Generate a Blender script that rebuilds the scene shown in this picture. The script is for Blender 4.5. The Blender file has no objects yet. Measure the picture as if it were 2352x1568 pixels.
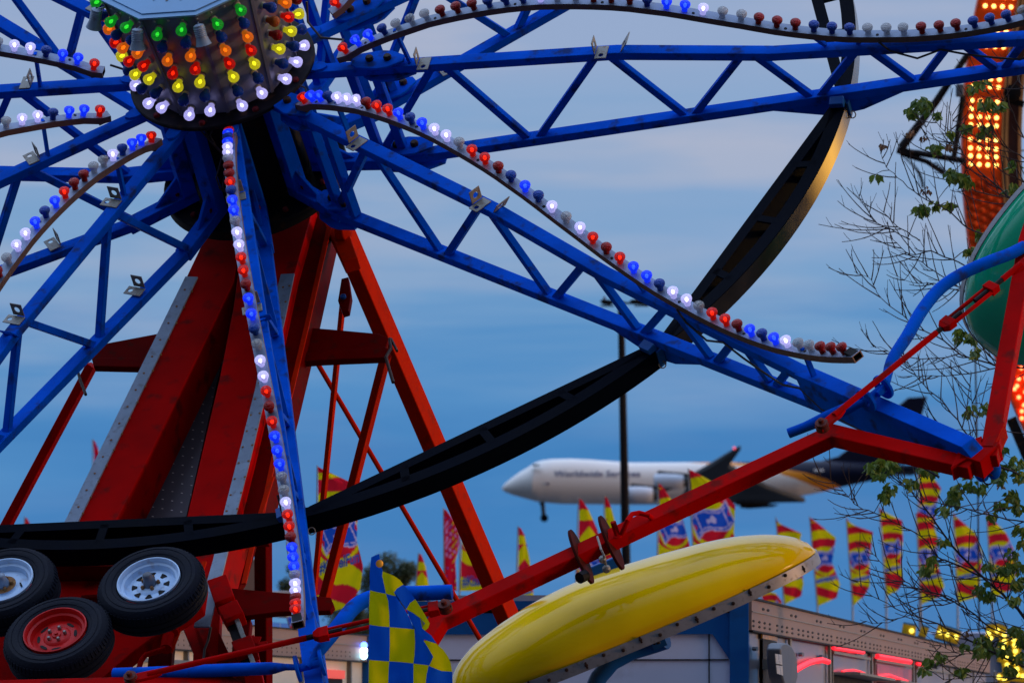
import bpy, math, random
from mathutils import Vector, Matrix
random.seed(7)
PI = math.pi
def R(a): return math.radians(a)
sc = bpy.context.scene
col = sc.collection

# ------------------------------------------------------------------ camera frame
F_PX = 16000.0                       # focal length in units of a 2352 wide picture
EYE = Vector((0, 0, 2.6)); PITCH = R(3.22)
RX = Vector((1, 0, 0)); FW = Vector((0, math.cos(PITCH), math.sin(PITCH))); UP = Vector((0, -math.sin(PITCH), math.cos(PITCH)))
def c2w(p): return EYE + RX*p[0] + UP*p[1] - FW*p[2]
def dirw(p): return RX*p[0] + UP*p[1] - FW*p[2]
def W(x, y, d): return c2w(((x-1176)/F_PX*d, (784-y)/F_PX*d, -d))

# ------------------------------------------------------------------ wheel frame
A_, PHI, TH0 = 0.91864, 0.28239, 0.3695
D0 = F_PX/360.0
Cc = Vector(((511.76-1176)/F_PX*D0, (784-163.97)/F_PX*D0, -D0))
nc = Vector((-math.sin(A_)*math.sin(PHI), math.sin(A_)*math.cos(PHI), math.cos(A_)))
uc = Vector((math.cos(PHI), math.sin(PHI), 0)); vc = uc.cross(nc)
C0 = c2w(Cc); N = dirw(nc).normalized(); U = dirw(uc).normalized(); V = dirw(vc).normalized()
def ek(k):
    th = TH0 + (k-1)*PI/5
    return U*math.cos(th)+V*math.sin(th), V*math.cos(th)-U*math.sin(th)
def WP(k, r, h, l=0):
    e, t = ek(k); return C0 + e*r + N*h + t*l
def UH(x, y, h):                     # point of the wheel-parallel plane at height h seen at that place of the picture
    d = (W(x, y, 1)-EYE); o = C0+N*h
    return EYE + d*((o-EYE).dot(N)/d.dot(N))
WM = Matrix.Translation(C0) @ Matrix((U, -V, N)).transposed().to_4x4()

# ------------------------------------------------------------------ mesh builder
SPLIT={'bar_strut','pin_washer','petiole','letter','letter_outline','panel_seam','landing_gear','thread','side_hatch','latch_knob','hanger_lug','wing_bracket','pull_pin','safety_pin','photocell','doorway','lens','edge_trim_x','end_bracket_x','bolt_circle','wiring','bracket','panel_gap','cable','side_rail','stay_truss_x','trim_bolt','grab_handle','ledge','lug_nut','vent_hole','telescopic_leg'}
class MB:
    def __init__(s): s.v=[]; s.f=[]; s.m=[]; s.c=None; s.pc=[]
    def add(s, vs, fs, m=0):
        b=len(s.v); s.pc.append((b,len(s.f))); s.v += [Vector(v) for v in vs]; s.f += [tuple(i+b for i in f) for f in fs]; s.m += [m]*len(fs); return s
    def beam(s, a, b, w, h, side, m=0, w2=None, h2=None):
        a=Vector(a); b=Vector(b); d=(b-a).normalized(); y=d.cross(side).normalized(); x=y.cross(d).normalized()
        w2=w if w2 is None else w2; h2=h if h2 is None else h2
        vs=[]
        for p,ww,hh in ((a,w,h),(b,w2,h2)):
            for sx,sy in ((-1,-1),(1,-1),(1,1),(-1,1)): vs.append(p+x*(sx*ww/2)+y*(sy*hh/2))
        return s.add(vs,[(0,1,2,3),(7,6,5,4),(0,4,5,1),(1,5,6,2),(2,6,7,3),(3,7,4,0)],m)
    def path(s, pts, w, h, side, m=0):                       # mitred box section along a polyline
        pts=[Vector(p) for p in pts]; vs=[]; n=len(pts)
        for i,p in enumerate(pts):
            d0=(pts[i]-pts[i-1]).normalized() if i else None; d1=(pts[i+1]-pts[i]).normalized() if i<n-1 else None
            d=((d0 or d1)+(d1 or d0)).normalized(); k=1/max(.5,d.dot(d0 or d1))
            sd=side[i] if isinstance(side,list) else side
            y=d.cross(sd).normalized(); x=y.cross(d).normalized()
            ang = 1
            for sx,sy in ((-1,-1),(1,-1),(1,1),(-1,1)):
                vs.append(p+x*(sx*w/2*(k if abs((d1 or d0).dot(x))>1e-3 else 1))+y*(sy*h/2*(k if abs((d1 or d0).dot(y))>1e-3 else 1)))
        fs=[(0,1,2,3),tuple(reversed(range(4*n-4,4*n)))]
        for i in range(n-1):
            for j in range(4): fs.append((4*i+j,4*i+4+j,4*i+4+(j+1)%4,4*i+(j+1)%4))
        return s.add(vs,fs,m)
    def tube(s, pts, r, n=10, m=0):
        pts=[Vector(p) for p in pts]; vs=[]; L=len(pts); ref=None
        for i,p in enumerate(pts):
            d=(pts[min(i+1,L-1)]-pts[max(i-1,0)]).normalized()
            if ref is None:
                ref=d.orthogonal().normalized()
            ref=(ref-d*ref.dot(d)).normalized(); y=d.cross(ref)
            rr=r[i] if isinstance(r,(list,tuple)) else r
            for j in range(n):
                a=2*PI*j/n; vs.append(p+ref*(math.cos(a)*rr)+y*(math.sin(a)*rr))
        fs=[tuple(reversed(range(n))),tuple(range(n*(L-1),n*L))]
        for i in range(L-1):
            for j in range(n): fs.append((i*n+j,i*n+(j+1)%n,(i+1)*n+(j+1)%n,(i+1)*n+j))
        return s.add(vs,fs,m)
    def lathe(s, prof, o, ax, n=24, m=0, mats=None, ref=None, caps=True):   # prof: (radius, height) pairs
        o=Vector(o); ax=Vector(ax).normalized(); x=(ref or ax.orthogonal()).normalized(); x=(x-ax*x.dot(ax)).normalized(); y=ax.cross(x); vs=[]
        for r,h in prof:
            for j in range(n):
                a=2*PI*j/n; vs.append(o+ax*h+x*(r*math.cos(a))+y*(r*math.sin(a)))
        b=len(s.v); s.pc.append((b,len(s.f))); s.v+=vs
        for i in range(len(prof)-1):
            for j in range(n):
                s.f.append((b+i*n+j,b+i*n+(j+1)%n,b+(i+1)*n+(j+1)%n,b+(i+1)*n+j)); s.m.append(mats[i] if mats else m)
        if caps:
            if prof[0][0]>1e-5: s.f.append(tuple(b+j for j in reversed(range(n)))); s.m.append(mats[0] if mats else m)
            if prof[-1][0]>1e-5: s.f.append(tuple(b+(len(prof)-1)*n+j for j in range(n))); s.m.append(mats[-1] if mats else m)
        return s
    def prism(s, poly, ex, m=0):
        poly=[Vector(p) for p in poly]; n=len(poly); ex=Vector(ex)
        vs=poly+[p+ex for p in poly]
        fs=[tuple(range(n)),tuple(reversed(range(n,2*n)))]+[(i,i+n,(i+1)%n+n,(i+1)%n) for i in range(n)]
        return s.add(vs,fs,m)
    def plate_hole(s, c, ax, ay, w, h, r, th, m=0, off=(0,0)):   # rectangular plate with a round hole
        ax=Vector(ax).normalized(); ay=Vector(ay).normalized(); nz=ax.cross(ay).normalized(); n=16; vs=[]
        for z in (-th/2,th/2):
            for j in range(n):
                a=2*PI*j/n+PI/4; cx,sx=math.cos(a),math.sin(a); k=1/max(abs(cx),abs(sx))
                vs.append(c+ax*(cx*k*w/2)+ay*(sx*k*h/2)+nz*z)
            for j in range(n):
                a=2*PI*j/n+PI/4; vs.append(c+ax*(math.cos(a)*r+off[0])+ay*(math.sin(a)*r+off[1])+nz*z)
        fs=[]
        for j in range(n):
            q=(j+1)%n
            fs+=[(j,q,n+q,n+j),(2*n+j,3*n+j,3*n+q,2*n+q),(j,2*n+j,2*n+q,q),(n+j,n+q,3*n+q,3*n+j)]
        return s.add(vs,fs,m)
    def build(s, name, mats, parent=None, smooth=30, bevel=0, local=None):
        if name in SPLIT and len(s.pc)>1:
            o=None; ends=s.pc[1:]+[(len(s.v),len(s.f))]
            for (v0,f0),(v1,f1) in zip(s.pc,ends):
                q=MB(); q.v=s.v[v0:v1]; q.f=[tuple(i-v0 for i in f) for f in s.f[f0:f1]]; q.m=s.m[f0:f1]; q.pc=[]
                o=q.build(name,mats,parent,smooth,bevel,local)
            return o
        M = Matrix(parent['_m']) if (parent is not None and '_m' in parent) else (local or Matrix())
        inv = M.inverted()
        me=bpy.data.meshes.new(name); me.from_pydata([inv@v for v in s.v],[],s.f); me.update()
        if not isinstance(mats,(list,tuple)): mats=[mats]
        for mt in mats: me.materials.append(mt)
        me.polygons.foreach_set('material_index', s.m)
        if s.c:
            ca=me.color_attributes.new('print','FLOAT_COLOR','POINT')
            ca.data.foreach_set('color',[x for c in s.c for x in (c[0],c[1],c[2],1)])
        if smooth:
            me.shade_smooth(); me.set_sharp_from_angle(angle=R(smooth))
        me.update()
        o=bpy.data.objects.new(name,me); col.objects.link(o)
        if parent is not None:
            o.parent=parent; ROOTM[o.name]=M
            if '_m' in parent: o['_m']=parent['_m']
        if bevel:
            b=o.modifiers.new('Bevel','BEVEL'); b.width=bevel; b.segments=2; b.limit_method='ANGLE'; b.angle_limit=R(40)
        return o
ROOTM={}
def tag(o,label,cat,group=None,kind=None):
    if label: o['label']=label
    if cat: o['category']=cat
    if group: o['group']=group
    if kind: o['kind']=kind
    return o
def thing(name,label,cat,M,group=None):
    o=bpy.data.objects.new(name,None); col.objects.link(o)
    if not isinstance(M,Matrix): M=Matrix.Translation(Vector(M))
    o.matrix_world=M; o.empty_display_size=.2; o['_m']=[list(r) for r in M]
    return tag(o,label,cat,group)

# ------------------------------------------------------------------ materials
def mat(name, colr, rough=.5, metal=0, var=.12, scale=6, bump=0, bscale=60, coat=0, spec=.5, dirt=None, dirt_amt=0, emit=None, es=0, attr=None, trans=0):
    m=bpy.data.materials.new(name); m.use_nodes=True; nt=m.node_tree; L=nt.links; b=nt.nodes['Principled BSDF']
    b.inputs['Roughness'].default_value=rough; b.inputs['Metallic'].default_value=metal
    b.inputs['Specular IOR Level'].default_value=spec; b.inputs['Coat Weight'].default_value=coat; b.inputs['Coat Roughness'].default_value=.05
    tc=nt.nodes.new('ShaderNodeTexCoord')
    no=nt.nodes.new('ShaderNodeTexNoise'); no.inputs['Scale'].default_value=scale; no.inputs['Detail'].default_value=5; L.new(tc.outputs['Object'],no.inputs['Vector'])
    mr=nt.nodes.new('ShaderNodeMapRange'); mr.inputs['From Min'].default_value=.3; mr.inputs['From Max'].default_value=.7; mr.inputs['To Min'].default_value=1-var; mr.inputs['To Max'].default_value=1+var
    L.new(no.outputs['Fac'],mr.inputs['Value'])
    mx=nt.nodes.new('ShaderNodeMix'); mx.data_type='RGBA'; mx.blend_type='MULTIPLY'; mx.inputs['Factor'].default_value=1
    if attr:
        at=nt.nodes.new('ShaderNodeAttribute'); at.attribute_name=attr; L.new(at.outputs['Color'],mx.inputs['A'])
    else: mx.inputs['A'].default_value=(*colr,1)
    L.new(mr.outputs['Result'],mx.inputs['B']); out=mx.outputs['Result']
    if dirt:
        n2=nt.nodes.new('ShaderNodeTexNoise'); n2.inputs['Scale'].default_value=scale*2.3; n2.inputs['Detail'].default_value=8; L.new(tc.outputs['Object'],n2.inputs['Vector'])
        m2=nt.nodes.new('ShaderNodeMapRange'); m2.inputs['From Min'].default_value=.56; m2.inputs['From Max'].default_value=.68; m2.inputs['To Max'].default_value=dirt_amt; L.new(n2.outputs['Fac'],m2.inputs['Value'])
        x2=nt.nodes.new('ShaderNodeMix'); x2.data_type='RGBA'; L.new(m2.outputs['Result'],x2.inputs['Factor']); L.new(out,x2.inputs['A']); x2.inputs['B'].default_value=(*dirt,1); out=x2.outputs['Result']
    L.new(out,b.inputs['Base Color'])
    rr=nt.nodes.new('ShaderNodeMapRange'); rr.inputs['To Min'].default_value=max(.02,rough-.1); rr.inputs['To Max'].default_value=min(1,rough+.1); L.new(no.outputs['Fac'],rr.inputs['Value']); L.new(rr.outputs['Result'],b.inputs['Roughness'])
    if bump:
        n3=nt.nodes.new('ShaderNodeTexNoise'); n3.inputs['Scale'].default_value=bscale; n3.inputs['Detail'].default_value=3; L.new(tc.outputs['Object'],n3.inputs['Vector'])
        bp=nt.nodes.new('ShaderNodeBump'); bp.inputs['Strength'].default_value=bump; bp.inputs['Distance'].default_value=.01; L.new(n3.outputs['Fac'],bp.inputs['Height']); L.new(bp.outputs['Normal'],b.inputs['Normal'])
    if trans:
        tl=nt.nodes.new('ShaderNodeBsdfTranslucent'); L.new(out,tl.inputs['Color']); ms=nt.nodes.new('ShaderNodeMixShader'); ms.inputs['Fac'].default_value=trans; L.new(b.outputs['BSDF'],ms.inputs[1]); L.new(tl.outputs['BSDF'],ms.inputs[2]); L.new(ms.outputs['Shader'],nt.nodes['Material Output'].inputs['Surface'])
    if emit:
        b.inputs['Emission Color'].default_value=(*emit,1); b.inputs['Emission Strength'].default_value=es
    return m
M={}
M['blue']=mat('blue_paint',(.0001,.084,.58),.5,spec=.01,dirt=(.02,.03,.06),dirt_amt=.75,var=.2,scale=4,bump=.2,bscale=25)
M['dblue']=mat('dark_blue_paint',(.003,.075,.30),.5,spec=.2)
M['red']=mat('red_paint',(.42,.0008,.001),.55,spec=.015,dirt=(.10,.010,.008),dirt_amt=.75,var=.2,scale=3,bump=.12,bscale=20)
M['orange']=mat('red_paint_sunlit',(.50,.014,.0003),.55,spec=.01,var=.1,dirt=(.2,.02,.01),dirt_amt=.4)  # red legs and lips with the warm sunlight put into their colour
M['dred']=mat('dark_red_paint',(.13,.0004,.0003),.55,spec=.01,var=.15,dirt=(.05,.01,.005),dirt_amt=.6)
M['rim']=mat('black_rim_paint',(.0004,.0018,.006),.5,var=.25,scale=4,bump=.1,bscale=12,spec=.02)
M['fascia']=mat('rim_fascia_metal',(.085,.065,.05),.22,metal=1,var=.25,scale=5)
M['black']=mat('black_steel',(.004,.004,.006),.6,spec=.15,dirt=(.06,.03,.01),dirt_amt=.6)
M['hubdark']=mat('greasy_steel',(.004,.004,.005),.55,spec=.12,dirt=(.03,.012,.004),dirt_amt=.8,scale=3)
M['galv']=mat('galvanised_steel',(.22,.22,.20),.5,metal=.3,dirt=(.15,.07,.03),dirt_amt=.7,scale=20)
M['alu']=mat('brushed_aluminium',(.20,.27,.36),.5,metal=.2,dirt=(.10,.09,.09),dirt_amt=.5,scale=9,var=.15)
M['baralu']=mat('bar_aluminium',(.17,.23,.34),.42,metal=.3,dirt=(.12,.09,.07),dirt_amt=.4,scale=9)
M['baredge']=mat('bar_edge_brown',(.13,.085,.07),.5,metal=.2,spec=.2,dirt=(.09,.05,.03),dirt_amt=.7,scale=12)
M['drum']=mat('drum_panel_metal',(.11,.12,.16),.38,metal=.25,var=.2,scale=6,dirt=(.06,.05,.06),dirt_amt=.4)
M['plate']=mat('drum_top_plate',(.16,.34,.56),.5,metal=.1,var=.12,scale=3)
M['bolt']=mat('red_primer_bolt',(.12,.010,.012),.6,spec=.15)
M['dbolt']=mat('dark_bolt',(.03,.015,.010),.55,metal=.2,spec=.2)
M['tyre']=mat('tyre_rubber',(.0035,.006,.014),.7,spec=.15,var=.2,bump=.3,bscale=60)
M['wwheel']=mat('white_wheel_paint',(.48,.66,.88),.45,var=.06,scale=8,spec=.2,dirt=(.32,.14,.04),dirt_amt=.3)
M['rwheel']=mat('red_wheel_paint',(.50,.003,.003),.45,spec=.2,var=.1,scale=8,dirt=(.2,.02,.01),dirt_amt=.4)
M['rust']=mat('rusty_steel',(.20,.08,.02),.8,dirt=(.4,.25,.04),dirt_amt=.7,scale=25)
M['rust2']=mat('rusty_red_steel',(.10,.012,.006),.6,spec=.2,dirt=(.03,.01,.005),dirt_amt=.8,scale=20)
M['lugred']=mat('worn_red_lug',(.06,.006,.004),.6,spec=.05,dirt=(.05,.015,.005),dirt_amt=.7,scale=12)
M['cable']=mat('black_cable',(.01,.01,.012),.6)
M['grey']=mat('grey_plastic',(.09,.11,.14),.5)
M['yellow']=mat('yellow_gelcoat',(.84,.53,.0002),.10,coat=0,spec=.16,var=.10,scale=3,bump=.05,bscale=5)
M['green']=mat('green_gelcoat',(.004,.50,.24),.10,coat=0,spec=.6,var=.08,scale=3,bump=.04,bscale=6)
M['trim']=mat('aluminium_trim',(.24,.24,.25),.42,metal=.35,dirt=(.10,.09,.08),dirt_amt=.6,scale=12)
M['wood']=mat('pale_plug',(.5,.42,.28),.8)

def diamond():
    m=bpy.data.materials.new('diamond_plate'); m.use_nodes=True; nt=m.node_tree; L=nt.links; b=nt.nodes['Principled BSDF']
    b.inputs['Metallic'].default_value=.6; b.inputs['Roughness'].default_value=.45
    tc=nt.nodes.new('ShaderNodeTexCoord'); mp=nt.nodes.new('ShaderNodeMapping'); mp.inputs['Rotation'].default_value=(0,0,.5); mp.inputs['Scale'].default_value=(16,16,16); L.new(tc.outputs['Object'],mp.inputs['Vector'])
    br=nt.nodes.new('ShaderNodeTexBrick'); br.offset=.5; br.inputs['Scale'].default_value=1; br.inputs['Mortar Size'].default_value=.44; br.inputs['Brick Width'].default_value=1.1; br.inputs['Row Height'].default_value=.95; br.inputs['Mortar Smooth'].default_value=.0
    br.inputs['Color1'].default_value=(.55,.5,.45,1); br.inputs['Color2'].default_value=(.4,.36,.32,1); br.inputs['Mortar'].default_value=(.05,.045,.055,1)
    L.new(mp.outputs['Vector'],br.inputs['Vector']); L.new(br.outputs['Color'],b.inputs['Base Color'])
    bp=nt.nodes.new('ShaderNodeBump'); bp.inputs['Distance'].default_value=.004; bp.invert=True; L.new(br.outputs['Fac'],bp.inputs['Height']); L.new(bp.outputs['Normal'],b.inputs['Normal'])
    return m
M['diamond']=diamond()

# caps of the coloured lamps: tinted plastic shell, part see-through, ribbed; lit ones have a glowing lamp inside
CC={'red':(.75,.008,.004),'blue':(.006,.12,.85),'white':(.95,1.0,1.0),'green':(.01,.42,.03),'orange':(.95,.22,.01),'yellow':(.85,.80,.02)}
GL={'red':(1,.22,.03),'blue':(.25,.30,1),'white':(.72,.68,1),'green':(.25,1,.2),'orange':(1,.5,.05),'yellow':(1,.95,.15)}
def capmat(c,lit):
    m=bpy.data.materials.new('cap_'+c+('_lit' if lit else '')); m.use_nodes=True; nt=m.node_tree; L=nt.links; b=nt.nodes['Principled BSDF']
    b.inputs['Base Color'].default_value=(*[x*(.42 if c!='white' else .45) for x in CC[c]],1); b.inputs['Roughness'].default_value=.25; b.inputs['Specular IOR Level'].default_value=.5 if c=='white' else .22
    wv=nt.nodes.new('ShaderNodeTexWave'); wv.inputs['Scale'].default_value=55; wv.inputs['Distortion'].default_value=6; wv.bands_direction='Z'
    tc=nt.nodes.new('ShaderNodeTexCoord'); L.new(tc.outputs['Object'],wv.inputs['Vector'])
    bp=nt.nodes.new('ShaderNodeBump'); bp.inputs['Strength'].default_value=.8; bp.inputs['Distance'].default_value=.003; L.new(wv.outputs['Fac'],bp.inputs['Height']); L.new(bp.outputs['Normal'],b.inputs['Normal'])
    if lit: b.inputs['Emission Color'].default_value=(*({'white':(.46,.43,1),'blue':(.004,.03,1)}.get(c,CC[c])),1); b.inputs['Emission Strength'].default_value={'white':.75,'blue':.85,'red':.30}.get(c,.40)
    tr=nt.nodes.new('ShaderNodeBsdfTransparent'); t=CC[c] if c!='white' else (.9,.9,.95); tr.inputs['Color'].default_value=(*[min(1,x*.9+.06) for x in t],1)
    mr=nt.nodes.new('ShaderNodeMapRange'); L.new(wv.outputs['Fac'],mr.inputs['Value'])
    lo,hi=((.65,.25) if c=='white' else (.18,.02)) if not lit else ((.42,.12))
    mr.inputs['To Min'].default_value=lo; mr.inputs['To Max'].default_value=hi
    mx=nt.nodes.new('ShaderNodeMixShader'); L.new(mr.outputs['Result'],mx.inputs['Fac']); L.new(b.outputs['BSDF'],mx.inputs[1]); L.new(tr.outputs['BSDF'],mx.inputs[2])
    L.new(mx.outputs['Shader'],nt.nodes['Material Output'].inputs['Surface']); return m
def emis(name,c,s):
    m=bpy.data.materials.new(name); m.use_nodes=True; b=m.node_tree.nodes['Principled BSDF']; b.inputs['Base Color'].default_value=(*c,1); b.inputs['Emission Color'].default_value=(*c,1); b.inputs['Emission Strength'].default_value=s; return m
capm={}; litm={}
for c in CC:
    capm[c,0]=capmat(c,0); capm[c,1]=capmat(c,1); litm[c]=emis('lamp_glow_'+c,GL[c],{'white':7,'blue':8,'red':7,'orange':4.5,'yellow':6,'green':6}[c])
M['socket']=mat('lamp_socket',(.35,.32,.24),.5)
bulbmesh={}
def bulb_mesh(shape,c,lit):
    k=(shape,c,lit)
    if k in bulbmesh: return bulbmesh[k]
    b=MB()
    if shape=='cap': prof=[(.019,0),(.0195,.016),(.022,.026),(.031,.036),(.0345,.048),(.033,.058),(.026,.066),(.013,.070),(0,.071)]
    else: prof=[(.019,.008),(.019,.020),(.022,.034),(.031,.050),(.036,.066),(.035,.080),(.028,.092),(.015,.099),(0,.101)]
    b.lathe(prof,(0,0,0),(0,0,1),16,0,caps=False)
    if shape!='cap': b.lathe([(.024,0),(.024,.012),(.019,.014)],(0,0,0),(0,0,1),14,1,caps=False)
    if lit:
        z=prof[4][1]*.93; rr=.0115
        b.lathe([(0,z-.020),(rr*.6,z-.016),(rr,z-.004),(rr*.9,z+.006),(rr*.5,z+.013),(0,z+.016)],(0,0,0),(0,0,1),10,2,caps=False)
    me=bpy.data.meshes.new('lamp_bulb'); me.from_pydata(b.v,[],b.f)
    for mt in (capm[c,lit],M['socket'],litm[c]): me.materials.append(mt)
    me.polygons.foreach_set('material_index',b.m); me.shade_smooth(); me.update(); bulbmesh[k]=me; return me
def frame_m(o,z,x):
    z=z.normalized(); x=(x-z*x.dot(z)).normalized(); y=z.cross(x)
    m=Matrix((x,y,z)).transposed().to_4x4(); m.translation=o; return m
def put_bulb(name,shape,c,lit,pos,ax,side,parent,scale=1):
    o=bpy.data.objects.new(name,bulb_mesh(shape,c,lit)); col.objects.link(o); o.parent=parent
    o.matrix_local=Matrix(parent['_m']).inverted()@frame_m(pos,ax,side)@Matrix.Rotation(random.uniform(0,6),4,'Z')@Matrix.Scale(scale,4)
    return o
def inview(p,mg=30):
    q=p-EYE; d=q.dot(FW); x=1176+F_PX*q.dot(RX)/d; y=784-F_PX*q.dot(UP)/d
    return -mg<x<2352+mg and -mg<y<1568+mg

# ================================================================== THE WHEEL
wheel=thing('fairground_wheel','blue tilted fairground wheel with truss spokes, coloured lamps and bulb-studded drum','fairground ride',WM)
BAR=[(.78,.12),(.835,.131),(.931,.185),(1.026,.223),(1.129,.26),(1.228,.292),(1.329,.322),(1.433,.353),(1.542,.375),(1.649,.393),(1.759,.409),(1.866,.421),(1.981,.431),(2.094,.436),(2.209,.437),(2.318,.431),(2.437,.422),(2.551,.410),(2.665,.395),(2.782,.374),(2.89,.348),(3.01,.320),(3.122,.288),(3.233,.254),(3.35,.219),(3.465,.186),(3.57,.153),(3.68,.120),(3.792,.092),(3.905,.067),(4.016,.045),(4.124,.028),(4.238,.018),(4.356,.010),(4.462,.003),(4.576,.001),(4.69,.003),(4.797,.009),(4.909,.020),(5.017,.034),(5.124,.052),(5.232,.078),(5.348,.109),(5.447,.138),(5.551,.173),(5.65,.212),(5.755,.257),(5.86,.305)]
def barnorm(i):
    a=BAR[max(i-1,0)]; b=BAR[min(i+1,len(BAR)-1)]; d=Vector((b[0]-a[0],b[1]-a[1])).normalized(); return (-d.y,d.x)
SEQ=['red']+['blue','blue','blue','white','white','white','red','red','red']*5
LIT={1:'100000000000000000000000000000000000000000000000',
     2:'1110111011101110110010101101110110110101100000',
     3:'1101110001011011110110011101111001110111011011',
     4:'1110110011011111','5':'', }
def lit_of(k,i):
    if k==1: return i in (0,1,2,13,20,21,22)
    if k in (2,3): return LIT[k][i]=='1'
    if k==4: return i in (0,1,2,4,9,10,12,13,14)
    return i%9 in (0,1,2,4,5,10,11)
FN=[1.42,2.50,3.43,4.17,4.76,5.24]; RN=[.80,1.915,2.97,3.805,4.475,5.01]
def fh(r): return -.045 if r<2.6 else -.045-(min(r,3.6)-2.6)*.085
def rh(r): return -.775+ (r-.9)*.108
for k in range(1,11):
    e,t=ek(k)
    b=MB()
    # chords
    b.path([WP(k,.50,-.05),WP(k,2.6,-.05),WP(k,3.6,-.135),WP(k,5.5,-.145)],.088,.058,t)
    b.path([WP(k,.85,-.80),WP(k,5.5,-.325)],.088,.058,t)
    for i in range(6):                       # zigzag webs
        p=WP(k,FN[i]-.02,fh(FN[i])-.005); q=WP(k,RN[i]+.03,rh(RN[i])-.022); b.beam(p,q,.046,.046,t)
        if i<5:
            p=WP(k,FN[i]+.04,fh(FN[i])-.005); q=WP(k,RN[i+1]-.03,rh(RN[i+1])-.022); b.beam(p,q,.046,.046,t)
    # posts near the hub
    
    if k in (1,2,9,10):
        b.beam(WP(k,.84,-.08),WP(k,.88,-.76),.060,.055,t); b.beam(WP(k,1.00,-.08),WP(k,1.04,-.74),.060,.055,t)
    b.beam(WP(k,.44,-.06),WP(k,.46,-.77),.10,.095,t); b.beam(WP(k,.41,-.775),WP(k,.90,-.80),.10,.075,t)
    b.prism([WP(k,.50,-.60,-.012),WP(k,.70,-.75,-.012),WP(k,.50,-.75,-.012)],t*.024)
    # boxed end of the spoke
    b.prism([WP(k,5.30,-.118,-.052),WP(k,6.72,-.03,-.052),WP(k,6.80,-.10,-.052),WP(k,6.45,-.30,-.052),WP(k,5.36,-.352,-.052)],t*.104)
    # gusset down to the rim
    b.prism([WP(k,3.35,-.54,-.025),WP(k,4.50,-.43,-.025),WP(k,4.10,-.60,-.025),WP(k,3.90,-.64,-.025)],t*.05)
    b.beam(WP(k,3.93,-.47),WP(k,3.93,-.60),.09,.10,t)
    sp=b.build('spoke',M['blue'],wheel,bevel=.004)
    # struts holding the lamp bar
    b=MB()
    for r,h in ((1.25,.24),(5.42,.08)):
        if 2<r<3: continue
        b.beam(WP(k,r,-.03 if r<3 else -.12),WP(k,r-.04,h),.03,.02,t)
    b.beam(WP(k,4.15,-.10),WP(k,4.22,-.04),.03,.02,t); b.beam(WP(k,3.95,-.10),WP(k,3.88,-.02),.03,.02,t)
    b.build('bar_strut',M['blue'],sp)
    # hinge plates
    HPL={1:((.0,.016,.87,1.22),(-.10,.016,.93,1.28),(-.70,.016,.88,1.24),(-.83,.016,.84,1.30)),2:((.0,.016,.53,.86),(-.10,.016,.58,.92),(-.72,.016,.70,.98),(-.86,.016,.68,1.02)),10:((.0,.016,.80,1.16),(-.10,.016,.86,1.2),(-.70,.016,.88,1.2)),9:((.0,.016,.80,1.16),)}
    for hh,th_,r0,r1 in HPL.get(k,()):
        b=MB(); pts=[(r0,.035),(r0+.05,.075),(r0+.18,.095),(r1-.10,.085),(r1,.03),(r1,-.03),(r1-.10,-.085),(r0+.18,-.095),(r0+.05,-.075),(r0,-.035)]
        b.prism([WP(k,r,hh+.0,l) for r,l in pts],N*th_)
        b.build('hinge_plate',M['blue'],sp,bevel=.004)
        if hh in (.0,-.70,-.72):
            for r in (r0+.12,r0+.24):
                c=MB(); c.lathe([(.026,.0),(.026,.022),(.020,.030),(0,.030)],WP(k,r,hh+th_,0),N,8); c.build('bolt',M['dbolt'],sp)
    b=MB(); b.prism([WP(k,.46,-.018,.045),WP(k,.64,-.018,.045),WP(k,.68,-.018,.03),WP(k,.70,-.018,0),WP(k,.68,-.018,-.03),WP(k,.64,-.018,-.045),WP(k,.46,-.018,-.045)],N*.014)
    b.build('tongue_plate',M['blue'],sp)
    # galvanised angle brackets
    for j,(r,hb) in enumerate(((1.35,-.02),(2.52,-.02),(1.40,-.70))):
        if j==2 and k not in (10,5,4): continue
        b=MB(); b.plate_hole(WP(k,r,hb+.004,.035),t,e,.125,.075,.016,.006,off=(.03,0))
        b.plate_hole(WP(k,r+.035*0-.042,hb+.055,.02),t,N,.085,.09,.020,.006)
        b.build('bracket',M['galv'],sp,bevel=.002)
        if j==1:
            b=MB(); b.plate_hole(WP(k,r+.14,hb+.02,-.02),t,(e*.6+N*.8),.11,.12,.024,.006); b.build('bracket',M['galv'] if k in(1,2) else M['blue'],sp)
    # end fittings
    b=MB(); o=WP(k,5.96,-.02)
    for s_ in (-1,1):
        b.lathe([(.035,-.010),(.078,-.010),(.078,.010),(.035,.010),(.035,-.010)],o+t*(.072*s_)+N*.01,t,20,caps=False)
    b.tube([o-t*.085+N*.01,o+t*.085+N*.01],.024,12); b.build('pivot_ring',M['blue'],sp,bevel=.003)
    # light bar
    b=MB(); pts=[];
    for i,(r,h) in enumerate(BAR):
        nx,ny=barnorm(i); pts.append((r-nx*.048,h-ny*.048,nx,ny))
    n=len(pts); vs=[]; fs=[]; ms=[]
    for (r,h,nx,ny) in pts:
        for l,q in ((-.036,0),(.036,0),(.036,-.044),(-.036,-.044)):
            vs.append(WP(k,r+nx*q,h+ny*q,l))
    for i in range(n-1):
        for j in range(4): fs.append((4*i+j,4*i+4+j,4*i+4+(j+1)%4,4*i+(j+1)%4)); ms.append(0 if j==0 else 1)
    b.add(vs,fs); b.m=ms
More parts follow.
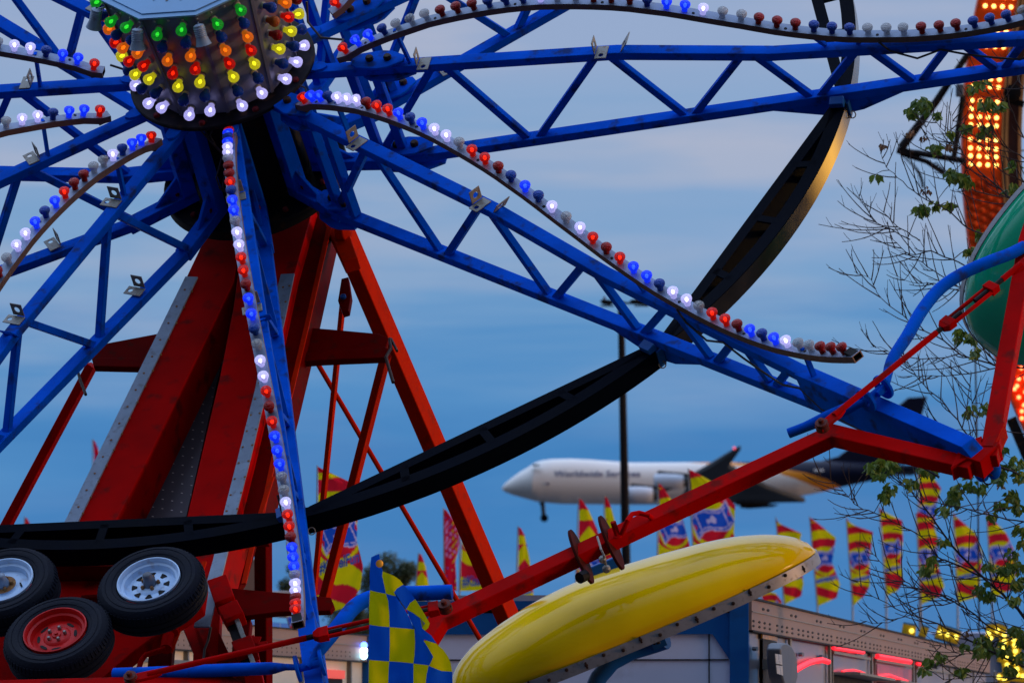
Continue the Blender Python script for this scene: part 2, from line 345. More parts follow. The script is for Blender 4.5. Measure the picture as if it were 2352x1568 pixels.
    for q in (0,n-1):                     # hollow ends: inset dark mouth
        bb=4*q; c=sum((b.v[bb+j] for j in range(4)),Vector())/4; i0=len(b.v)
        for j in range(4): b.v.append(b.v[bb+j].lerp(c,.22))
        for j in range(4): b.v.append(b.v[bb+j].lerp(c,.22)+(e*(.08 if q==0 else -.08)))
        for j in range(4):
            b.f.append((bb+j,bb+(j+1)%4,i0+(j+1)%4,i0+j)); b.m.append(1)
            b.f.append((i0+j,i0+(j+1)%4,i0+4+(j+1)%4,i0+4+j)); b.m.append(2)
        b.f.append((i0+4,i0+5,i0+6,i0+7)); b.m.append(2)
    vis=any(inview(WP(k,r,h)) for r,h in BAR)
    if not vis: continue
    bar=b.build('light_bar',[M['baralu'],M['baredge'],M['black']],wheel,smooth=20)
    for i,(r,h) in enumerate(BAR[1:-1]):
        nx,ny=barnorm(i+1); p=WP(k,r-nx*.048,h-ny*.048)
        if not inview(WP(k,r,h)): continue
        ax=(e*nx+N*ny); c=SEQ[i]; 
        put_bulb(('clear' if c=='white' else c)+'_bulb','cap',c,int(lit_of(k,i)),p,ax,t,bar)
    b=MB()
    for i in range(2,len(BAR)-1,5):
        r,h=BAR[i]; nx,ny=barnorm(i); r2,h2=BAR[i+1]; r=(r+r2)/2; h=(h+h2)/2
        b.lathe([(.010,0),(.010,.003),(0,.003)],WP(k,r-nx*.048,h-ny*.048,.012),e*nx+N*ny,8)
    b.build('screw',M['black'],bar)
    # loose cable along the bar
    if k in (1,2,3):
        b=MB(); pts=[WP(k,4.2+.0*i+i*.16,-.16-.06*math.sin(i*.9)**2-.02*i+ (.03 if i%2 else 0)+.05,.05) for i in range(15)]
        b.tube([WP(k,4.3,-.06,.05)]+pts[1:],.007,6); b.build('cable',M['cable'],sp)

# rim segments
for k in (1,2,3,4,10):
    b=MB(); S=20; RO=4.010
    vs=[];fs=[];ms=[]
    sect=[(RO,-.50),(RO-.085,-.50),(RO-.085,-.512),(RO-.014,-.512),(RO-.014,-.622),(RO-.085,-.622),(RO-.085,-.634),(RO,-.634)]
    kk=[k+.012+i*(1-.024)/S for i in range(S+1)]
    for q in kk:
        for r,h in sect: vs.append(WP(q,r,h))
    L_=len(sect)
    for i in range(S):
        for j in range(L_): fs.append((L_*i+j,L_*i+(j+1)%L_,L_*i+L_+(j+1)%L_,L_*i+L_+j)); ms.append(0)
    fs+= [tuple(range(L_)),tuple(L_*S+j for j in reversed(range(L_)))]; ms+=[0,0]
    b.add(vs,fs); b.m=ms
    seg=b.build('rim_segment',[M['rim']],wheel,smooth=20)
    b=MB(); p=WP(k,3.955,-.506,.08); q=WP(k+1,3.955,-.506,-.08); d=(q-p).normalized(); sd=d.cross(N)
    b.beam(p,q,.072,.012,sd); b.beam(p-N*.12,q-N*.12,.072,.012,sd); b.beam(p-N*.06-sd*(-.03 if sd.dot(ek(k+.5)[0])>0 else .03),q-N*.06-sd*(-.03 if sd.dot(ek(k+.5)[0])>0 else .03),.012,.105,sd)
    for f in (.27,.5,.73):
        c=p.lerp(q,f); er=ek(k+f)[0]; o=C0+er*3.97+N*(-.506)
        b.beam(c,o,.055,.012,d); b.beam(c-N*.12,o-N*.12,.055,.012,d)
    b.build('rim_brace',M['rim'],seg)
    b=MB(); S=20; vs=[];fs=[]
    for i in range(S+1):
        q=k+.02+i*.96/S
        for r,h in ((RO+.003,-.503),(RO+.003,-.632)): vs.append(WP(q,r,h))
    for i in range(S): fs.append((2*i,2*i+1,2*i+3,2*i+2))
    b.add(vs,fs); b.build('rim_facing',M['fascia'] if k in (1,10) else M['rim'],seg,smooth=30)
    b=MB(); b.beam(WP(k,3.99,-.50,.055),WP(k,3.99,-.62,.055),.05,.07,ek(k)[1]); b.beam(WP(k,3.96,-.49,.06),WP(k,3.96,-.505,.12),.09,.09,N)
    b.build('rim_clamp',M['dblue'],seg,bevel=.004)
    b=MB(); b.lathe([(.028,0),(.028,.02),(.02,.026),(0,.026)],WP(k,3.96,-.49,.09),N,8); b.build('bolt',M['bolt'],seg)
    b=MB()
    for l in (-.05,.07):
        o=WP(k,RO+.02,-.60,l); b.tube([o+Vector((.022*math.cos(a),0,.022*math.sin(a))) for a in [i*PI/5 for i in range(11)]],.004,5)
    b.build('safety_pin',M['galv'],seg)

# hub: flange, drum, ring gear
b=MB(); b.lathe([(.30,-.012),(.600,-.012),(.606,-.004),(.606,.014),(.600,.020),(.30,.020)],C0,N,72); flange=b.build('hub_flange',M['black'],wheel)
for i in range(10):
    q=1.5+i
    b=MB(); b.lathe([(.021,0),(.021,.016),(.015,.022),(0,.022)],WP(q,.565,.02),N,6); b.build('bolt',M['bolt'],flange)
RB,RT,HB,HT=.505,.600,.035,.875
b=MB(); vs=[]
for i in range(10): vs.append(WP(i+1,RB,HB))
for i in range(10): vs.append(WP(i+1,RT,HT))
b.add(vs,[(i,(i+1)%10,10+(i+1)%10,10+i) for i in range(10)]+[tuple(range(10))])
for i in range(10): # seam strips
    b.beam(WP(i+1,RB+.004,HB),WP(i+1,RT+.004,HT),.022,.006,ek(i+1)[1])
drum=b.build('centre_drum',M['drum'],wheel,smooth=0)
b=MB(); b.prism([WP(i+1,RT+.012,HT) for i in range(10)],N*.012); b.prism([WP(i+1,RT-.03,HT+.012) for i in range(10)],N*.008)
top=b.build('top_plate',M['plate'],drum,smooth=0)
b=MB()
for q in range(40):
    kq=1+q/4; f=(kq%1); ch=RT*math.cos(PI/10)/math.cos((f-.5)*PI/5)
    b.lathe([(.009,0),(.006,.006),(0,.007)],WP(kq+.001,ch-.004+.016,HT-.02),ek(kq)[0],8)
for q in range(5):
    b.tube([WP(3.3+q*.35+math.cos(a)*.035,.40+.03*math.sin(a),HT+.022) for a in [j*PI/6 for j in range(13)]],.003,5)
b.build('rivet',M['galv'],drum)
ROWS=[('green',1,.93),('blue',0,.80),('orange',1,.665),('red',1,.53),('yellow',1,.395),('blue',0,.25),('white',1,.10)]
for pk in (10,1,2,3,4,5):
    for f in (.27,.73):
        lo=WP(pk,RB,HB).lerp(WP(pk+1,RB,HB),f); hi=WP(pk,RT,HT).lerp(WP(pk+1,RT,HT),f)
        ed=(WP(pk+1,RB,HB)-WP(pk,RB,HB)).normalized(); up=(hi-lo).normalized(); nn=ed.cross(up); 
        if nn.dot(ek(pk+.5)[0])<0: nn=-nn
        for c,l_,s_ in ROWS:
            p=lo.lerp(hi,s_-(.03 if f>.5 else 0))
            if not inview(p,20): continue
            if pk in (1,10) and c in ('red','orange') : l_=0 if (f>.5) else l_
            put_bulb(('white' if c=='white' else c)+'_drum_bulb','globe',c,l_,p,nn,ed,drum,1.0)
for kk_ in (3,4,5):
    b=MB(); er=ek(kk_)[0]; o=WP(kk_,RT+.055,HT-.04); ax=(-N*.88+er*.42)
    b.lathe([(.012,-.01),(.034,0),(.036,.012),(.036,.05),(.036,.075),(.050,.125),(.052,.128),(.046,.126),(.03,.08)],o,ax,20,caps=False,mats=[0,0,0,0,0,0,0,1])
    for q in range(5): b.lathe([(.036,.016+q*.012),(.0385,.019+q*.012),(.036,.022+q*.012)],o,ax,20,caps=False)
    b.beam(o,WP(kk_,RT,HT-.05),.012,.006,N); can=b.build('spot_lamp_can',[M['alu'],M['black']],drum,smooth=40)
b=MB(); b.lathe([(.36,-.02),(.36,-.82),(.600,-.825),(.606,-.835),(.606,-.90),(.59,-.905),(.46,-.91)],C0,N,64)
for i in range(90):
    a=i*2*PI/90; er=U*math.cos(a)+V*math.sin(a); tt=V*math.cos(a)-U*math.sin(a)
    b.beam(C0+er*.465-N*.91,C0+er*.465-N*.985,.018,.05,tt)
b.lathe([(.445,-.90),(.445,-1.02),(.28,-1.04)],C0,N,48); b.build('ring_gear',M['hubdark'],wheel)
b=MB()
for i in range(20):
    b.lathe([(.020,0),(.020,.02),(.013,.026),(0,.026)],WP(1+i*.5,.53,-.82 if i%2 else -.735),N,6)
b.build('bolt_circle',M['bolt'],wheel)
b=MB()
for s0 in range(3):
    pts=[WP(3.35+.05*s0,.50+.03*s0,-.05-.09*i+.02*math.sin(i*2+s0),.05*math.sin(i*1.3+s0)) for i in range(8)]
    b.tube(pts,.006,5)
b.tube([WP(1.6,.62,.02),WP(1.7,.70,.05),WP(1.85,.78,.03),WP(2.0,.80,.08)],.006,5)
b.tube([WP(6.0,.60,.02),WP(6.02,.66,.06),WP(6.02,.74,.10)],.008,5)
b.tube([WP(10.0,.66,.22),WP(10.1,.62,.10),WP(10.35,.66,.02),WP(10.6,.80,.04),WP(10.9,.80,.08)],.008,6)
b.build('wiring',M['cable'],wheel)

# outer frame: red arms linking neighbouring spoke ends
HA=-.15
def arm(pts,name='outer_arm'):
    b=MB(); b.path(pts,.100,.088,N.cross((pts[1]-pts[0])).normalized()); return b.build(name,M['red'],wheel,bevel=.006)
def armp(pts):
    b=MB(); P_=[Vector(p) for p in pts]
    sides=[]
    for i in range(len(P_)):
        d0=(P_[min(i+1,len(P_)-1)]-P_[max(i-1,0)]).normalized(); sides.append(N.cross(d0).normalized())
    b.path(P_,.104,.090,sides); return b.build('outer_arm',M['red'],wheel,bevel=.006)
E2=UH(2236,1076,HA); E3=WP(3,6.80,HA)
a23=armp([E2,UH(1914,1000,HA),UH(1010,1425,HA),UH(985,1466,HA),UH(735,1760,HA)])
a12=armp([UH(2272,1060,HA),UH(2318,800,HA),UH(2362,560,HA),UH(2420,380,HA)])
a34=armp([UH(640,1780,HA),UH(560,1600,HA),UH(520,1574,HA),UH(-200,1592,HA)])
b=MB()
b.beam(UH(2205,1050,HA+.05),UH(2262,1048,HA+.05),.05,.02,N.cross(RX)); b.beam(UH(2240,1075,HA),UH(2285,1030,HA),.13,.10,N)
b.prism([UH(2190,1105,HA-.04),UH(2258,1065,HA-.04),UH(2262,1030,HA-.04),UH(2215,1050,HA-.04)],N*.10)
b.prism([UH(2262,1060,HA-.05),UH(2310,1000,HA-.05),UH(2316,1005,HA-.05),UH(2290,1060,HA-.05)],N*.12)
b.build('end_bracket',M['red'],a12,bevel=.004)
for px in ((2252,1072),(2278,1066)):
    b=MB(); o=UH(*px,HA-.06); b.lathe([(.03,.03),(.046,.02),(.046,-.055),(.036,-.075),(.03,-.09),(0,-.09)],o,N,14); b.build('bushing',M['blue'],a12)
b=MB(); o=UH(2270,1100,HA-.10); b.tube([o+RX*.03*math.cos(a)+UP*.03*math.sin(a) for a in [j*PI/6+.6 for j in range(10)]],.005,6); b.build('hook',M['dbolt'],a12)
def turnbuckle(p0,p1,f0,f1,par,hh=.0):
    a=UH(*p0,hh); c=UH(*p1,hh); A=a.lerp(c,f0); B_=a.lerp(c,f1); d=(c-a).normalized(); sd=d.cross(N).normalized()
    b=MB(); b.tube([a+d*.10,A-d*.11],.018,10); b.tube([B_+d*.10,c-d*.10],.018,10)
    for q,s_ in ((a,1),(c,-1)):
        b.prism([q-sd*.032-d*.03*s_,q-sd*.032+d*.13*s_,q-sd*.016+d*.18*s_,q+sd*.016+d*.18*s_,q+sd*.032+d*.13*s_,q+sd*.032-d*.03*s_],-N*.02)
    for s_ in (-1,1): b.tube([A+sd*(.03*s_),B_+sd*(.03*s_)],.013,8)
    b.beam(A-d*.04,A+d*.02,.085,.045,sd,w2=.085,h2=.05); b.beam(B_-d*.02,B_+d*.04,.085,.05,sd,h2=.045)
    b.beam(A-d*.07,A-d*.04,.04,.035,sd,w2=.085,h2=.045)
    tb=b.build('tie_rod',M['red'],par,bevel=.003)
    b=MB(); b.tube([A-d*.12,A+d*.10],.0165,8); b.tube([B_-d*.13,B_+d*.11],.0165,8); b.build('thread',M['black'],par)
    b=MB()
    for q in (a,c): b.lathe([(.040,-.03),(.040,.0),(.034,.002),(.034,.010),(.038,.012),(.038,.022),(.016,.024),(.016,.045),(0,.05)],q,N,14)
    b.build('pin_washer',M['rust2'],par)
turnbuckle((1888,976),(2372,585),.60,.795,a12,.10)
turnbuckle((300,1556),(1022,1392),.62,.96,a34,.10)
def bluetube(pts,rr,hh=.0):
    P_=[UH(x,y,h) for x,y,h in pts]
    # catmull refinement
    Q=[]; r2=[]
    for i in range(len(P_)-1):
        p0=P_[max(i-1,0)];p1=P_[i];p2=P_[i+1];p3=P_[min(i+2,len(P_)-1)]
        for j in range(5):
            s=j/5; Q.append(.5*((2*p1)+(p2-p0)*s+(2*p0-5*p1+4*p2-p3)*s*s+(3*p1-p0-3*p2+p3)*s**3)); r2.append(rr[i]+(rr[i+1]-rr[i])*s)
    Q.append(P_[-1]); r2.append(rr[-1])
    b=MB(); b.tube(Q,r2,14); return b.build('curved_tube',M['blue'],wheel,smooth=60)
bluetube([(2016,906,.0),(2033,885,0),(2047,830,0),(2085,770,0),(2118,712,0),(2160,662,0),(2213,627,0),(2275,600,-.02),(2320,583,-.05),(2352,566,-.08)],[.018,.024,.034,.038,.038,.038,.038,.038,.038,.035])
bluetube([(2003,912,0),(1985,922,-.02),(1945,938,-.06),(1900,958,-.1),(1850,980,-.14),(1811,995,-.16)],[.014,.018,.036,.038,.030,.030])
bluetube([(692,1532,0),(655,1531,-.01),(620,1534,-.03),(540,1537,-.06),(400,1543,-.1),(262,1548,-.12)],[.016,.02,.036,.038,.038,.038])
bluetube([(706,1532,0),(716,1518,0),(735,1492,0),(757,1462,0),(784,1428,0),(815,1392,-.02),(850,1373,-.04),(900,1363,-.06),(960,1362,-.08),(1038,1359,-.1)],[.016,.022,.036,.043,.045,.045,.045,.045,.045,.045])

# ================================================================== YELLOW CANOPY hanging below the red arm
def canopy(name,label,group,cx,cy,dep,ldir,vdir,L,Wd,Hs,mt,trim_h=.062,bolts=True):
    ld=ldir.normalized(); up=vdir.normalized(); up=(up-ld*up.dot(ld)).normalized(); wd=ld.cross(up).normalized()
    o=W(cx,cy,dep); root=thing(name,label,'canopy',Matrix.Translation(o),group)
    def H(x):
        for i in range(len(Hs)-1):
            if Hs[i][0]<=x<=Hs[i+1][0]:
                f=(x-Hs[i][0])/(Hs[i+1][0]-Hs[i][0]); return Hs[i][1]+(Hs[i+1][1]-Hs[i][1])*f
        return 0
    nx,nf=72,36; b=MB(); vs=[];fs=[]
    for i in range(nx+1):
        x=-math.cos(PI*i/nx); w=Wd*(max(0,1-abs(x)**2.4))**(1/2.2)
        hx=sum(H(max(-1,min(1,x+dx)))*wt for dx,wt in ((-.03,.25),(0,.5),(.03,.25))) if abs(x)<.97 else H(x)
        for j in range(nf+1):
            a=PI*j/nf; vs.append(o+ld*(x*L)+wd*(w*math.cos(a)*1)+up*(hx*(math.sin(a)**.75)))
    for i in range(nx):
        for j in range(nf): fs.append((i*(nf+1)+j,i*(nf+1)+j+1,(i+1)*(nf+1)+j+1,(i+1)*(nf+1)+j))
    b.add(vs,fs); sh=b.build('canopy_shell',mt,root,smooth=80)
    sf=sh.modifiers.new('Solid','SOLIDIFY'); sf.thickness=.008; sf.offset=-1
    b=MB(); vs=[];n=96
    for i in range(n):
        a=2*PI*i/n; x=math.cos(a); y=math.sin(a); rr=1/((abs(x)**2.4+abs(y)**2.4)**(1/2.4))
        for off,z in ((.012,.004),(.012,-trim_h),(.004,-trim_h),(.004,.004)):
            vs.append(o+ld*(x*rr*(L+off))+wd*(y*rr*(Wd+off))+up*z)
    fs=[(4*i+j,4*i+(j+1)%4,4*((i+1)%n)+(j+1)%4,4*((i+1)%n)+j) for i in range(n) for j in range(4)]
    b.add(vs,fs); tr=b.build('edge_trim',M['trim'],root,smooth=40)
    if bolts:
        b=MB(); 
        for i in range(-9,10):
            x=i/10; s_=-1
            y=(1-abs(x)**2.4)**(1/2.4); wv=wd if wd.dot(FW)<0 else -wd
            p=o+ld*(x*L)+wv*(y*Wd+.014)-up*(.012+.018*(i%2)); 
            b.lathe([(.011,0),(.011,.006),(.006,.008),(.006,.014),(0,.014)],p,wv,8)
            if i%3==0: b.beam(p-up*.02+wv*.004,p+up*.02+wv*.004,.012,.005,ld)
        b.build('trim_bolt',M['dbolt'],tr)
    return root,o,ld,up,wd
DC=40.7; PXM=F_PX/DC
prof=[(-905,0),(-900,22),(-886,40),(-868,62),(-845,78),(-812,95),(-770,108),(-730,118),(-670,130),(-612,137),(-556,140),(-502,139),(-450,136),(-396,131),(-340,125),(-281,117),(-240,112),(-194,104),(-150,94),(-95,76),(-60,60),(-30,42),(-12,24),(0,0)]
Hs=[((s+452.5)/452.5,h/PXM) for s,h in prof]
ld=RX*.924+UP*.383; up=-RX*.383+UP*.924
cx,cy=1872-.924*452.5,1265+.383*452.5
ycan,yo,yl,yu,yw=canopy('seat_canopy','glossy yellow canopy with riveted aluminium edge hanging under the long red arm',None,cx,cy,DC,ld+FW*.02,up-FW*.09,452.5/PXM,.54,Hs,M['yellow'])
# hanger between the arm and the canopy
b=MB()
def ringplate(bb,c,ax,upv,r,hl,th):     # tall oval lug plate
    n=24; pl=[]
    side=ax.cross(upv).normalized()
    for i in range(n):
        a=2*PI*i/n; pl.append(c+side*(r*math.cos(a))+upv*(math.sin(a)*hl)-ax*th/2)
    bb.prism(pl,ax*th)
AX=(UH(1914,1000,HA)-UH(1010,1425,HA)).normalized()
hup=(UH(1360,1200,HA)-W(1382,1300,DC+.2)).normalized()
for (x0,y0),(x1,y1) in (((1309,1216),(1360,1340)),((1378,1184),(1430,1308))):
    da=(UH((x0+x1)/2,(y0+y1)/2-10,HA)-EYE).dot(FW)-.02; p0=W(x0,y0,da+.04); p1=W(x1,y1,da-.06); Lv=(p1-p0); cm=(p0+p1)/2; hl=Lv.length/2; Lv.normalize()
    sd_=(FW*.93+AX*.34); sd_=(sd_-Lv*sd_.dot(Lv)).normalized(); nn_=Lv.cross(sd_).normalized()
    b.prism([cm+sd_*(.075*math.cos(a))+Lv*(hl*math.sin(a))-nn_*.009 for a in [i*PI/14 for i in range(28)]],nn_*.018)
lug=b.build('hanger_lug',M['rust'],ycan,bevel=.003); lug.data.materials[0]=M['rust2']
for o_ in ycan.children:
    if o_.name.startswith('hanger_lug'): o_.data.materials[0]=M['lugred']
b=MB(); ca=UH(1396,1298,HA-.10); b.beam(W(1361,1320,DC+.10),W(1421,1295,DC+.10),.10,.13,UP); b.build('hinge_block',M['dblue'],ycan,bevel=.008)
b=MB(); b.tube([UH(1331,1327,HA-.02),UH(1345,1320,HA-.04)],.034,12); b.build('hinge_pin',M['black'],ycan)
b=MB(); b.tube([UH(1372,1232,HA+.10),UH(1381,1262,HA+.12),UH(1387,1275,HA+.10),UH(1391,1296,HA),UH(1394,1308,HA-.02)],.007,6)
b.lathe([(.014,-.02),(.022,-.01),(.022,.01),(.014,.02)],UH(1384,1284,HA+.06),(V),10); b.lathe([(.014,-.02),(.024,-.01),(.024,.01),(.014,.02)],UH(1393,1306,HA-.01),(V),10)
b.build('cable_clamp',M['galv'],ycan)
b=MB(); b.tube([UH(1418,1228,HA+.05),UH(1408,1198,HA+.13)],.017,10); b.lathe([(.028,0),(.028,.006),(.018,.01)],UH(1419,1230,HA+.046),N,12)
b.tube([UH(1428,1226,HA+.05),UH(1434,1212,HA+.09),UH(1441,1195,HA+.13),UH(1452,1180,HA+.12),UH(1468,1177,HA+.10),UH(1490,1183,HA+.08),UH(1497,1190,HA+.04)],.015,10)
b.build('grab_handle',M['red'],a23)
b=MB(); b.tube([W(1228,1320,DC+.9),W(1241,1334,DC+.75)],.03,12); b.build('rubber_stop',M['wood'],a23)
b=MB(); b.tube([W(1530,1470,DC+.45),W(1500,1480,DC+.5),W(1450,1495,DC+.5),W(1405,1520,DC+.5),W(1375,1555,DC+.5),W(1355,1600,DC+.5)],.052,12)
b.beam(W(1495,1475,DC+.35),W(1525,1462,DC+.35),.10,.05,UP); b.build('support_tube',M['dblue'],ycan,smooth=60)
b=MB(); b.beam(W(1488,1462,DC+.2),W(1522,1448,DC+.2),.09,.07,UP); b.tube([W(1508,1462,DC+.2),W(1513,1478,DC+.2)],.012,8); b.tube([W(1500,1466,DC+.2),W(1504,1480,DC+.2)],.008,8); b.build('latch',M['black'],ycan)
# green canopy
Hg=[(x,.34*(max(0,1-abs(x)**2.6))**(1/2)) for x in [i/20 for i in range(-20,21)]]
canopy('seat_canopy','glossy green canopy with grey rim behind the red arm at the right edge',None,2440,590,43.6,RX*.60+UP*.78-FW*.1,RX*.58+UP*.26-FW*.77,.74,.50,Hg,M['green'],.055,bolts=False)

# ================================================================== SUPPORT TOWER
HT_=-1.15
tw=thing('support_tower','red steel ride tower with slanting legs and tyres behind the blue wheel','ride support',Matrix.Translation(Vector((UH(300,1700,HT_).x,UH(300,1700,HT_).y,0))))
def pp(pts,h): return [UH(x,y,h) for x,y in pts]
b=MB(); b.prism(pp([(465,559),(500,480),(640,460),(735,470),(757,515),(704,752),(668,903),(640,1010),(600,1190),(560,1330),(500,1425),(380,1430),(60,1430),(120,1265),(240,1020),(430,636)],-1.46),-N*.05)
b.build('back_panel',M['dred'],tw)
b=MB(); b.prism(pp([(466,556),(495,490),(565,480),(537,648),(346,1041),(265,1200),(215,1310),(105,1310),(147,1206),(427,638)],HT_),-N*.30); b.build('boom_flange',M['red'],tw,bevel=.006)
b=MB(); b.prism(pp([(565,480),(722,470),(677,631),(652,749),(600,954),(578,1047),(541,1192),(500,1340),(392,1340),(427,1196),(462,1047),(504,870),(537,700)],HT_),-N*.30); b.build('boom_flange',M['red'],tw,bevel=.006)
b=MB(); b.prism(pp([(532,762),(500,880),(460,1055),(425,1205),(405,1300),(285,1300),(327,1197),(396,1041)],-1.44),N*.012); b.build('tread_plate',M['diamond'],tw,smooth=0)
b=MB(); b.prism(pp([(427,638),(455,639),(178,1205),(150,1268),(118,1268),(147,1206)],HT_),N*.012); 
b.build('edge_strip',M['alu'],tw,smooth=0)
b=MB(); b.prism(pp([(646,633),(677,631),(652,749),(600,954),(578,1047),(541,1192),(524,1270),(482,1441),(446,1441),(490,1290),(512,1192),(549,1047),(586,900),(617,749)],HT_),N*.012)
b.build('edge_strip',M['alu'],tw,smooth=0)
b=MB()
for (x0,y0,x1,y1) in ((432,650,150,1225),(448,655,180,1200),(654,645,515,1195),(668,642,540,1190)):
    for i in range(15):
        f=(i+.4)/15; b.lathe([(.008,0),(.008,.003),(0,.003)],UH(x0+(x1-x0)*f,y0+(y1-y0)*f,HT_+.012),N,6)
b.build('screw',M['rust'],tw)
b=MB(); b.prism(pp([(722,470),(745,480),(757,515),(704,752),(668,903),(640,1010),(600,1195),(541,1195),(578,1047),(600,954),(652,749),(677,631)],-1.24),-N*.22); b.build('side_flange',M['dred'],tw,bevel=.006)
b=MB()
b.path(pp([(758,515),(704,752),(668,903),(636,1020),(600,1190)],-1.21),.012,.03,N)
b.path(pp([(625,1095),(592,1200),(560,1340)],-1.18),.012,.03,N); b.build('flange_lip',M['orange'],tw)
# wing brackets
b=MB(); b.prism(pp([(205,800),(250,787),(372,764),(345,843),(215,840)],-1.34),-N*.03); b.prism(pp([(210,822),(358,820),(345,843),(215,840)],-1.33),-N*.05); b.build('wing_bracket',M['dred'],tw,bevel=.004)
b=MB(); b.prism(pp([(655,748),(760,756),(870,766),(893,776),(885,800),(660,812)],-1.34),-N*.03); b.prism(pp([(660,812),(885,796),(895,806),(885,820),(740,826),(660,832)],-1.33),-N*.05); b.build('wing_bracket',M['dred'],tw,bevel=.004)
b=MB()
b.tube([UH(895,778,-1.2),UH(898,800,-1.18),UH(886,820,-1.16),UH(893,845,-1.16),UH(903,878,-1.16)],.011,8); b.tube([UH(898,778,-1.2),UH(912,806,-1.19)],.010,6)
b.tube([UH(196,822,-1.2),UH(178,850,-1.2),UH(184,872,-1.2),UH(197,906,-1.18)],.010,8); b.build('pull_pin',M['dbolt'],tw)
# legs and rods
def leg(p0,p1,w,h,hh,m,sd=None,name='leg',hh1=None):
    b=MB(); a=UH(*p0,hh); c=UH(*p1,hh if hh1 is None else hh1); b.beam(a,c,w,h,sd or N.cross(c-a).normalized()); return b.build(name,m,tw,bevel=.005)
sdr=(RX*.94-FW*.35)
b=MB(); a=W(788,535,45.6); c=W(1262,1640,47.2); b.beam(a,c,.100,.165,sdr); rl=b.build('leg',M['orange'],tw,bevel=.006)
b=MB(); b.lathe([(.05,-.03),(.075,-.03),(.075,.03),(.05,.035),(.03,.045),(0,.045)],UH(789,528,-1.2),(RX-FW*.5),16); b.beam(UH(770,515,-1.28),UH(808,610,-1.28),.13,.10,sdr,w2=.10); b.build('leg_knuckle',M['orange'],tw,bevel=.006)
b=MB(); b.beam(W(212,838,45.2),W(-30,1290,45.6),.06,.08,sdr); b.build('leg',M['red'],tw,bevel=.005)
b=MB(); b.beam(W(886,818,44.9),W(738,1400,45.3),.050,.09,sdr); b.build('brace',M['orange'],tw,bevel=.004)
b=MB(); b.beam(W(788,690,45.8),W(718,1390,45.8),.030,.045,sdr); b.build('brace',M['orange'],tw,bevel=.003)
b=MB(); b.prism(pp([(784,640),(800,636),(806,678),(800,712),(786,716),(776,690)],-1.48),-N*.05); b.lathe([(.02,0),(.02,.02),(0,.02)],UH(789,684,-1.47),N,10,1); b.build('rod_joint',[M['dred'],M['dblue']],tw,bevel=.003)
b=MB(); b.tube([W(728,832,46.0),W(1110,1480,46.5)],.017,10); b.build('tie_rod',M['orange'],tw)
b=MB(); b.beam(W(604,1100,45.0),W(606,1640,45.2),.085,.11,sdr); b.build('leg',M['dred'],tw,bevel=.006)
b=MB(); b.prism(pp([(514,1348),(760,1371),(767,1388),(758,1401),(640,1404),(545,1416)],-1.24),-N*.04); b.build('cross_plate',M['dred'],tw,bevel=.004)
# lower left assembly
b=MB(); b.prism(pp([(130,1286),(262,1286),(252,1362),(330,1358),(470,1330),(462,1386),(410,1420),(370,1448),(300,1500),(200,1588),(-60,1588),(-60,1300)],-.92),-N*.10); base=b.build('base_plate',M['red'],tw,bevel=.006)
b=MB(); b.prism(pp([(120,1288),(455,1288),(440,1300),(120,1300)],-.80),-N*.2); b.prism(pp([(186,1366),(244,1362),(244,1370),(186,1373)],-.82),-N*.05); b.build('ledge',M['dred'],tw,bevel=.004)
for (x0,y0,x1,y1,w,m_) in ((418,1395,520,1640,.085,'red'),(448,1380,560,1620,.10,'dred'),(376,1450,360,1640,.15,'dred'),(480,1400,470,1640,.16,'red'),(566,1470,600,1640,.11,'red'),(560,1430,540,1640,.10,'dred')):
    leg((x0,y0),(x1,y1),w,.06,-1.30,M[m_],name='strut')
b=MB(); b.beam(UH(506,1352,-1.12),UH(575,1540,-1.12),.075,.065,sdr); b.build('telescopic_leg',M['black'],tw,bevel=.004)
b=MB(); b.beam(UH(517,1352,-1.09),UH(588,1540,-1.09),.03,.062,sdr); b.build('telescopic_leg',M['galv'],tw,bevel=.004)
for (x0,y0,x1,y1) in ((492,1338,510,1390),(516,1398,532,1428),(548,1478,560,1508)):
    b=MB(); b.beam(UH(x0+10,y0,-1.08),UH(x1+10,y1,-1.08),.125,.10,sdr); b.build('leg_collar',M['red'],tw,bevel=.006)
b=MB()
for s_ in ((0,0,1,0),(1,0,1,1),(1,1,0,1),(0,1,0,0)):
    b.beam(UH(568+s_[0]*27,1475+s_[1]*18,-1.1),UH(568+s_[2]*27,1475+s_[3]*18,-1.1),.01,.10,N)
b.build('tube_mouth',M['red'],tw)
b=MB(); b.tube([UH(400,1400,-1.0),UH(383,1466,-.98)],.042,14); b.lathe([(.052,-.03),(.060,-.02),(.060,.02),(.052,.03)],UH(388,1448,-.97),V,18); b.tube([UH(386,1458,-.97),UH(381,1490,-.96)],.036,14)
b.tube([UH(381,1488,-.93),UH(355,1497,-.93),UH(335,1503,-.93),UH(325,1515,-.93),UH(315,1545,-.93)],.017,10); b.build('jack_crank',M['red'],tw,smooth=50)
b=MB(); b.path(pp([(470,1290),(428,1400),(395,1492),(382,1465)],-1.0),.012,.03,N); b.build('jack_lip',M['orange'],tw)
b=MB(); b.tube(pp([(484,1440),(478,1470),(470,1490),(466,1530),(460,1560)],-1.2),.008,6); b.build('hose',M['cable'],tw)
